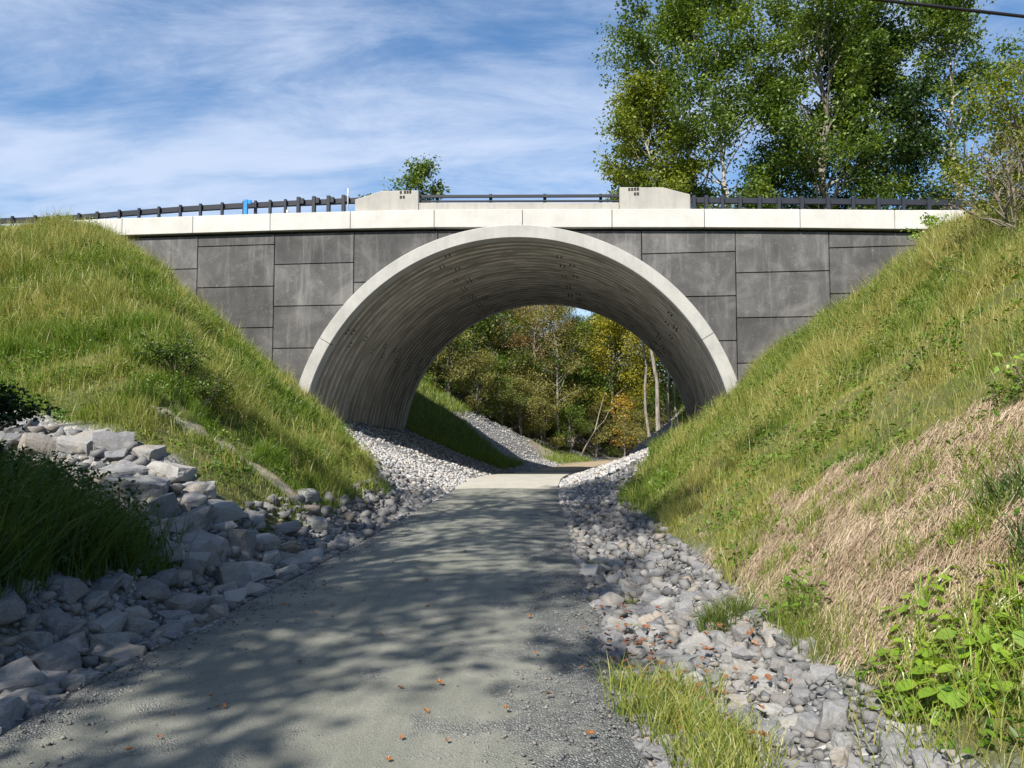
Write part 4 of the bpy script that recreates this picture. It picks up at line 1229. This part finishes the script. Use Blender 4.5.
for side, box in ((-1, (-21, -2, 8.0, 27)), (1, (1.7, 20, 3.2, 26))):
    x, y = gpoints(1050000, *box, slope_test(side))
    z = ground(x, y)
    d = dry_at(x, y, z)
    cl = fbm(x*0.9+5, y*0.9, 81, 3)
    near = np.clip(np.hypot(x, y)/14, 0.35, 1.4)
    cl = 0.6*cl + 0.4*fbm(x*3.1, y*3.1, 83, 2)
    h = (0.08 + 0.40*sstep(0.36, 0.68, cl)**1.3)*rng.uniform(0.6, 1.25, len(x))*(0.8 + 0.35*sstep(1.5, 5, z))
    pat = fbm(x*2.3, y*2.3, 77, 2)
    dry = np.clip(d*0.75 + rng.normal(0, 0.22, len(x)) + (pat-0.5)*0.7 - 0.12 + (0.27 if side > 0 else -0.05), 0, 1)
    pos = np.stack([x, y, z - 0.02], 1)
    o = blades('grass', pos, h, 0.0078*near*rng.uniform(0.6, 1.5, len(x)), rng.uniform(0.1, 0.85, len(x)), dry, MT['g_slope'], rng, nrm=downhill(x, y))
    tag(o, 'tall rough grass covering the %s embankment' % ('left' if side < 0 else 'right'), 'grass', kind='stuff')
    # low broad-leaved weeds among the grass
    kw = rng.random(len(x)) < 0.055*sstep(0.50, 0.66, fbm(x*1.9, y*1.9, 58, 3))*2
    fp = np.repeat(pos[kw], 4, 0); nf = len(fp)
    fp = fp + np.stack([rng.normal(0, .05, nf), rng.normal(0, .05, nf), np.repeat(h[kw], 4)*rng.uniform(.3, 1.05, nf) + .03], 1)
    wd = leaf_mesh('weeds', fp, 0.055, rng, 0.5, 0.55)
    tag(link('weeds', wd, MT['l_weed']), 'low broad leaved weeds growing through the grass of the %s embankment' % ('left' if side < 0 else 'right'), 'weeds', kind='stuff')
    # seed stalks
    k = rng.random(len(x)) < 0.06*(0.3 + d)
    n = k.sum()
    o = blades('grass_stalks', pos[k], h[k]*1.2 + 0.34*rng.random(n), 0.006*near[k], rng.uniform(0.1, 0.5, n), np.clip(0.65 + 0.35*rng.random(n), 0, 1), MT['g_slope'], rng, seg=3)
    tag(o, 'dry seed stalks standing above the grass of the %s embankment' % ('left' if side < 0 else 'right'), 'grass', kind='stuff')
# beyond the bridge and on the valley sides
def back_test(x, y):
    s, t, u, a, hw, left, toe, zt, front, back = regions(x, y)
    g, st_, ba, fo = cover(x, y)
    return (t > 12.9)*(a > hw + 0.3)*np.clip(1-g*1.3-fo*0.85, 0, 1)
x = rng.uniform(-9, 12, 90000); y = rng.uniform(37, 56, 90000); k = rng.random(90000) < back_test(x, y); x, y = x[k], y[k]
n = len(x)
o = blades('grass', np.stack([x, y, ground(x, y)-.02], 1), rng.uniform(.2, .5, n), np.full(n, .022), rng.uniform(.2, .8, n), np.clip(rng.normal(.12, .15, n), 0, 1), MT['g_slope'], rng)
tag(o, 'bright grass on the slope beyond the arch', 'grass', kind='stuff')
# tall dark weeds of the near bank on the left
def near_test(x, y):
    s, t, u, a, hw, left, toe, zt, front, back = regions(x, y)
    g, st_, ba, fo = cover(x, y)
    return left*sstep(0.8, 1.15, a - hw + 0.8*(fbm(x*1.2, y*1.2, 15, 2)-.5))*np.where(y > 3.9, 1, 0)*np.clip(1 - g*1.2, 0, 1)*sstep(8.5, 7.6, y - 0.36*np.maximum(-x-3.6, 0))
x, y = gpoints(150000, -9, -2.2, 3.2, 11.5, near_test)
z = ground(x, y); n = len(x)
o = blades('tall_weeds', np.stack([x, y, z-.02], 1), (0.25 + 0.55*sstep(.3, .7, fbm(x*1.3, y*1.3, 19, 3)))*rng.uniform(.6, 1.2, n), 0.010*rng.uniform(.7, 1.5, n), rng.uniform(.2, .9, n), np.clip(rng.normal(.08, .14, n), 0, 1), MT['g_lush'], rng, seg=3)
tag(o, 'tall dark green grass and weeds on the near left bank', 'weeds', kind='stuff')
kw = rng.random(n) < 0.11*sstep(0.42, 0.6, fbm(x*1.7, y*1.7, 29, 3)); fp = np.repeat(np.stack([x, y, z], 1)[kw], 6, 0); nf = len(fp)
fp = fp + np.stack([rng.normal(0, .06, nf), rng.normal(0, .06, nf), rng.uniform(.08, .75, nf)], 1)
tag(link('weeds', leaf_mesh('weeds', fp, 0.06, rng, 0.4, 0.5), MT['l_weed_dark']), 'leafy dark weeds among the tall grass of the near left bank', 'weeds', kind='stuff')
# fringe grass at bottom right
def fringe_test(x, y):
    w = sstep(0.62, 0.15, np.hypot((x-1.02)/0.85, (y-4.35)/1.7) + 0.55*(fbm(x*4, y*4, 44, 2)-.4)) 
    w = np.maximum(w, 0.28*sstep(0.75, 0.2, np.hypot((x-2.4)/1.1, (y-3.9)/1.4)))
    return np.clip(w, 0, 1)
x, y = gpoints(85000, 0.5, 3.4, 2.6, 5.2, fringe_test)
z = ground(x, y); n = len(x); n_k = rng.random(n) < 0.45; x, y, z = x[n_k], y[n_k], z[n_k]; n = len(x)
o = blades('grass', np.stack([x, y, z-.01], 1), rng.uniform(.10, .30, n), 0.0055*rng.uniform(.6, 1.4, n), rng.uniform(.2, .8, n), np.clip(rng.normal(.38, .28, n), 0, 1), MT['g_slope'], rng, seg=3)
tag(o, 'fresh yellow-green grass fringe at the right edge of the trail', 'grass', kind='stuff')

# ------------------------------------------------------------------ straw mat on the cut bank
n = 170000
x = rng.uniform(1.8, 5.6, n); y = rng.uniform(3.3, 9.6, n)
g, st_, ba, fo = cover(x, y); k = rng.random(n) < st_*(0.5 + 0.5*sstep(.4, .6, fbm(x*2.2, y*2.2, 12, 3))); x, y = x[k], y[k]; n = len(x)
z = ground(x, y); dh = downhill(x, y)
ang = rng.normal(0, 0.9, n); ca, sa = np.cos(ang), np.sin(ang)
d = np.stack([dh[:, 0]*ca - dh[:, 1]*sa, dh[:, 0]*sa + dh[:, 1]*ca], 1)
L = rng.uniform(.05, .16, n)
x1, y1 = x + d[:, 0]*L, y + d[:, 1]*L
z1 = ground(x1, y1) + rng.uniform(0.0, 0.03, n); z0 = z + rng.uniform(0.003, 0.05, n) + 0.05*(rng.random(n) < 0.06)
zm = (z0+z1)/2 + rng.uniform(0.0, 0.03, n)
w = 0.0021
sx, sy = -d[:, 1]*w, d[:, 0]*w
V = np.stack([np.stack([x-sx, y-sy, z0], 1), np.stack([x+sx, y+sy, z0], 1), np.stack([(x+x1)/2+sx, (y+y1)/2+sy, zm], 1), np.stack([(x+x1)/2-sx, (y+y1)/2-sy, zm], 1),
              np.stack([x1+sx, y1+sy, z1], 1), np.stack([x1-sx, y1-sy, z1], 1)], 1).reshape(-1, 3)
k = np.arange(n)*6
me = np_mesh('straw', V, np.concatenate([np.stack([k, k+1, k+2, k+3], 1), np.stack([k+3, k+2, k+4, k+5], 1)]))
tag(link('straw', me, MT['straw']), 'matted pinkish tan straw on the cut bank at right', 'straw', kind='stuff')

# ------------------------------------------------------------------ single tufts, weeds and shrubs
def tuft(x, y, h, n, r, label, group=None, mat='g_slope', dry=0.2, name='grass_tuft', cat='grass tuft', wd=0.007):
    a = rng.uniform(0, 6.28, n); q = r*np.sqrt(rng.random(n))
    px, py = q*np.cos(a), q*np.sin(a)
    z = ground(x+px, y+py) - ground1(x, y) - 0.01
    o = blades(name, np.stack([px, py, z], 1), h*rng.uniform(.5, 1.15, n), wd*rng.uniform(.6, 1.4, n), rng.uniform(.2, 1.0, n), np.clip(rng.normal(dry, .18, n), 0, 1), MT[mat], rng, seg=3)
    o.location = (x, y, ground1(x, y))
    return tag(o, label, cat, group)
tuft(1.72, 6.42, 0.26, 700, 0.20, 'dark green grass clump growing at the foot of the straw bank beside the stones', mat='g_lush', dry=0.25, name='grass_clump')
for (x, y, h, n, r) in ((2.35, 6.9, .22, 120, .16), (2.75, 7.3, .24, 140, .15), (3.0, 6.3, .26, 150, .2), (3.2, 5.6, .2, 100, .18), (2.6, 5.4, .2, 120, .18), (2.9, 5.0, .25, 170, .2), (3.35, 6.6, .22, 130, .15), (2.15, 7.6, .2, 120, .18), (2.55, 8.1, .25, 200, .25), (3.6, 5.9, .25, 150, .2), *[(rr.uniform(2.2, 3.9), rr.uniform(4.8, 8.4), rr.uniform(.10, .2), 70, rr.uniform(.08, .2)) for _ in range(22)]):
    tuft(x, y, h, n, r, 'thin green grass tuft sprouting through the straw on the right bank', 'grass tufts in the straw', dry=.3)
for (x, y) in ((1.0, 9.6), (1.12, 7.7), (0.95, 6.6)):
    tuft(x, y, .12, 90, .10, 'little grass tuft between trail edge and right ditch stones', 'grass tufts along the right trail edge', dry=.3)
tuft(3.45, 7.62, .22, 260, .18, 'bright yellow-green weed clump at the top edge of the straw bank', mat='g_slope', dry=0.0, name='weed_clump', cat='weed')

def shrub(name, seed, x, y, H, R, lf, n, clump, mat, bark, label, cat='shrub', keep=0.9, fork=4, group=None, base=0.05, nl=22, tr=0.025, parts=('stems', 'foliage')):
    ms = tree_meshes(seed, H, R, base, nl, tr, lf, n, clump, keep=keep, fork=fork)
    return tree(name, ms, x, y, MT[bark], MT[mat], label, group, 0, 1.0, cat, parts)
shrub('leafy_shrub', 401, -4.85, 7.1, 1.15, 0.42, 0.055, 4200, 0.17, 'l_dark', 'bark_brown', 'dark small leaved shrub at the left edge above the tall weeds')
shrub('leafy_shrub', 402, -5.9, 13.6, 0.26, 0.65, 0.05, 2600, 0.16, 'l_green', 'bark_brown', 'low leafy clump standing in for a shadowed patch in the middle of the left grass slope')  # this clump and the next stand in for shadow on the grass
shrub('leafy_shrub', 403, -5.2, 13.2, 0.2, 0.5, 0.05, 1600, 0.14, 'l_green', 'bark_brown', 'lower leafy clump for shadowed grass, right of the one on the left grass slope')
# bare twiggy bush at the upper right, with thin yellow-green foliage
shrub('twiggy_bush', 404, 8.85, 13.0, 2.2, 1.2, 0.06, 10500, 0.42, 'l_lime', 'twig', 'twiggy half bare bush with thin yellow-green leaves at the upper right edge', keep=0.85, fork=5, nl=34, tr=0.024)
shrub('twiggy_bush', 405, 8.0, 12.2, 1.5, 1.0, 0.06, 700, 0.3, 'l_olive', 'twig', 'grey tangle of dead twigs in front of the yellow-green bush at right', keep=0.6, fork=5, nl=30, tr=0.013)
shrub('twiggy_bush', 408, 10.3, 15.0, 1.7, 0.8, 0.07, 8000, 0.42, 'l_lime', 'twig', 'smaller feathery yellow-green bush beside the end of the white coping', keep=0.9, fork=4, nl=26, tr=0.02)
shrub('leafy_shrub', 406, 12.0, 21.8, 0.8, 0.6, 0.10, 500, 0.22, 'l_bright', 'twig', 'bright green sapling in the tall grass near the end of the white coping', fork=2, nl=10, tr=0.015)
shrub('leafy_shrub', 407, 4.25, 6.4, 0.30, 0.25, 0.07, 160, 0.1, 'l_bright', 'twig', 'dark-rooted green weed at the top of the straw bank by the right edge', fork=2, nl=8, tr=0.008)
m = MB(); m.tube([(0, 0, 0), (-.5, 0, -.12), (-1.0, .05, -.10), (-1.5, .1, .05)], [.022, .018, .012, .004], 6); m.tube([(-.5, 0, -.12), (-.9, -.1, -.3), (-1.2, -.1, -.36)], [.012, .008, .003], 5)
m.tube([(0, 0, 0), (.6, .05, .25), (1.2, .1, .2)], [.022, .022, .02], 6)
o = m.build('dead_branch', MT['bark_brown'], smooth=True); o.location = (8.0, 11.6, 4.05); tag(o, 'dark dead branch poking out over the right grass slope', 'branch')

# broad-leaved weeds at bottom right
def broad_leaf_mesh():
    m = MB(); ring = 9
    out = [(0, 0), (.22, .16), (.44, .30), (.5, .55), (.36, .82), (0, 1.0), (-.36, .82), (-.5, .55), (-.44, .30), (-.22, .16)]
    for i, (x, y) in enumerate(out): m.v.append((x, y, -0.10*y*y + 0.12*abs(x)))
    m.v.append((0, .5, -.02)); c = len(m.v)-1
    m.f = [(i, (i+1) % len(out), c) for i in range(len(out))]
    return m
BLM = broad_leaf_mesh()
def broad_plant(x, y, n, size, spread, h, label, group=None):
    root = empty('broad_leaved_weed', (x, y, ground1(x, y)), 0, label, 'weed', group)
    st = MB(); lv = MB()
    for i in range(n):
        a = i*2.4 + rr.uniform(-.4, .4); q = spread*math.sqrt((i+.5)/n); zz = h*rr.uniform(.55, 1.1)*(1-.35*q/spread)
        p = Vector((q*math.cos(a), q*math.sin(a), 0)); p.z = ground1(x+p.x, y+p.y) - root.location.z + zz
        st.tube([(p.x*.25, p.y*.25, ground1(x+p.x*.25, y+p.y*.25) - root.location.z - .02), (p.x*.7, p.y*.7, p.z*.7 + .02), p], [.006, .005, .003], 5)
        M4 = Matrix.Translation(p) @ Matrix.Rotation(a - math.pi/2 + rr.uniform(-.5, .5), 4, 'Z') @ Matrix.Rotation(rr.uniform(-.55, .1), 4, 'X') @ Matrix.Rotation(rr.uniform(-.3, .3), 4, 'Y') @ Matrix.Scale(size*rr.uniform(.55, 1.2), 4)
        lv.add([tuple(M4 @ Vector(v)) for v in BLM.v], BLM.f)
    root.scale = (1.0, 1.0, 1.08)
    st.build('stem', MT['l_bright'], root)
    lv.build('leaves', MT['l_bright'], root, smooth=True)
plants = [(2.27, 3.92, 25, 0.108, .26, 0.144, 'largest broad leaved bright green weed, nearest the bottom right corner'),
          (2.57, 3.98, 24, 0.094, .24, 0.144, 'broad leaved weed beside the largest one, toward the right edge'),
          (2.23, 4.40, 25, 0.072, .20, 0.115, 'broad leaved weed at the foot of the straw, just above the ditch stones'),
          (2.45, 4.75, 22, 0.072, .2, 0.144, 'upright broad leaved weed climbing into the straw above the others'),
          (2.77, 4.40, 19, 0.065, .18, 0.108, 'small broad leaved weed at the bare brown patch by the right edge'),
          (2.90, 5.15, 16, 0.050, .16, 0.101, 'broad leaved weed highest on the straw bank, beside its thin grass tufts'),
          (2.07, 4.15, 22, 0.058, .18, 0.094, 'broad leaved weed between the two low ones at the stones, in short grass'),
          (2.45, 4.22, 28, 0.086, .24, 0.144, 'dense broad leaved weed in the centre of the bottom right weed patch'),
          (2.15, 3.90, 16, 0.043, .15, 0.072, 'low small leaved weed spilling over the ditch stones')]
for (x, y, n, sz, spd, h, lab) in plants: broad_plant(x, y, n, sz, spd, h, lab, 'broad leaved weeds at the bottom right')
for (x, y) in ((3.05, 4.45), (3.25, 5.1), (2.95, 4.05), (2.7, 3.7)):
    tuft(x, y, .3, 260, .22, 'long arching dark grass tuft at the right edge among the broad leaved weeds', 'arching grass tufts at the right edge', mat='g_lush', dry=.12, wd=.009)

# ------------------------------------------------------------------ fallen leaves
lfm = []
for i in range(4):
    m = MB(); r = random.Random(i); o_ = [(0, -.5), (.22, -.25), (.36, .0), (.2, .12), (.24, .34), (0, .52), (-.24, .34), (-.2, .12), (-.36, 0), (-.22, -.25)]
    for (x, y) in o_: m.v.append((x*r.uniform(.8, 1.2), y, r.uniform(0, .18) + abs(x)*.4))
    m.v.append((0, 0, 0)); m.f = [(j, (j+1) % 10, 10) for j in range(10)]
    me = bpy.data.meshes.new('fallen_leaf'); me.from_pydata(m.v, [], m.f); me.update(); me.materials.append(MT['l_fallen']); lfm.append(me)
spots = []
for i in range(46):
    y = 3.5 + 7*rr.random()**1.6; spots.append((float(centre(y)) + rr.uniform(-1.4, 1.6), y, 'small orange fallen leaf lying on the trail', 'fallen leaves on the trail'))
for i in range(130):
    cx, cy = rr.choice(((0.95, 6.2), (0.98, 5.4), (1.15, 4.6), (0.95, 7.2), (1.5, 4.9), (1.6, 5.8), (0.9, 5.2), (0.9, 6.0)))
    spots.append((cx + rr.gauss(0, .16), cy + rr.gauss(0, .35), 'curled red-brown leaf caught among the right ditch stones', 'fallen leaves in the right ditch'))
for (x, y, lab, grp) in spots:
    o = bpy.data.objects.new('fallen_leaf', lfm[rr.randrange(4)]); COL.objects.link(o)
    on = 'trail' in lab
    if not on: o.material_slots[0].link = 'OBJECT'; o.material_slots[0].material = MT['l_litter']
    s_ = rr.uniform(.03, .06) * (1 if on else 1.15); o.scale = (s_, s_, s_)
    o.location = (x, y, ground1(x, y) + (.055 if on else .06 + rr.uniform(0, .05)))
    o.rotation_euler = (rr.uniform(-.4, .4), rr.uniform(-.4, .4), rr.uniform(0, 6.28)); tag(o, lab, 'leaf', grp)
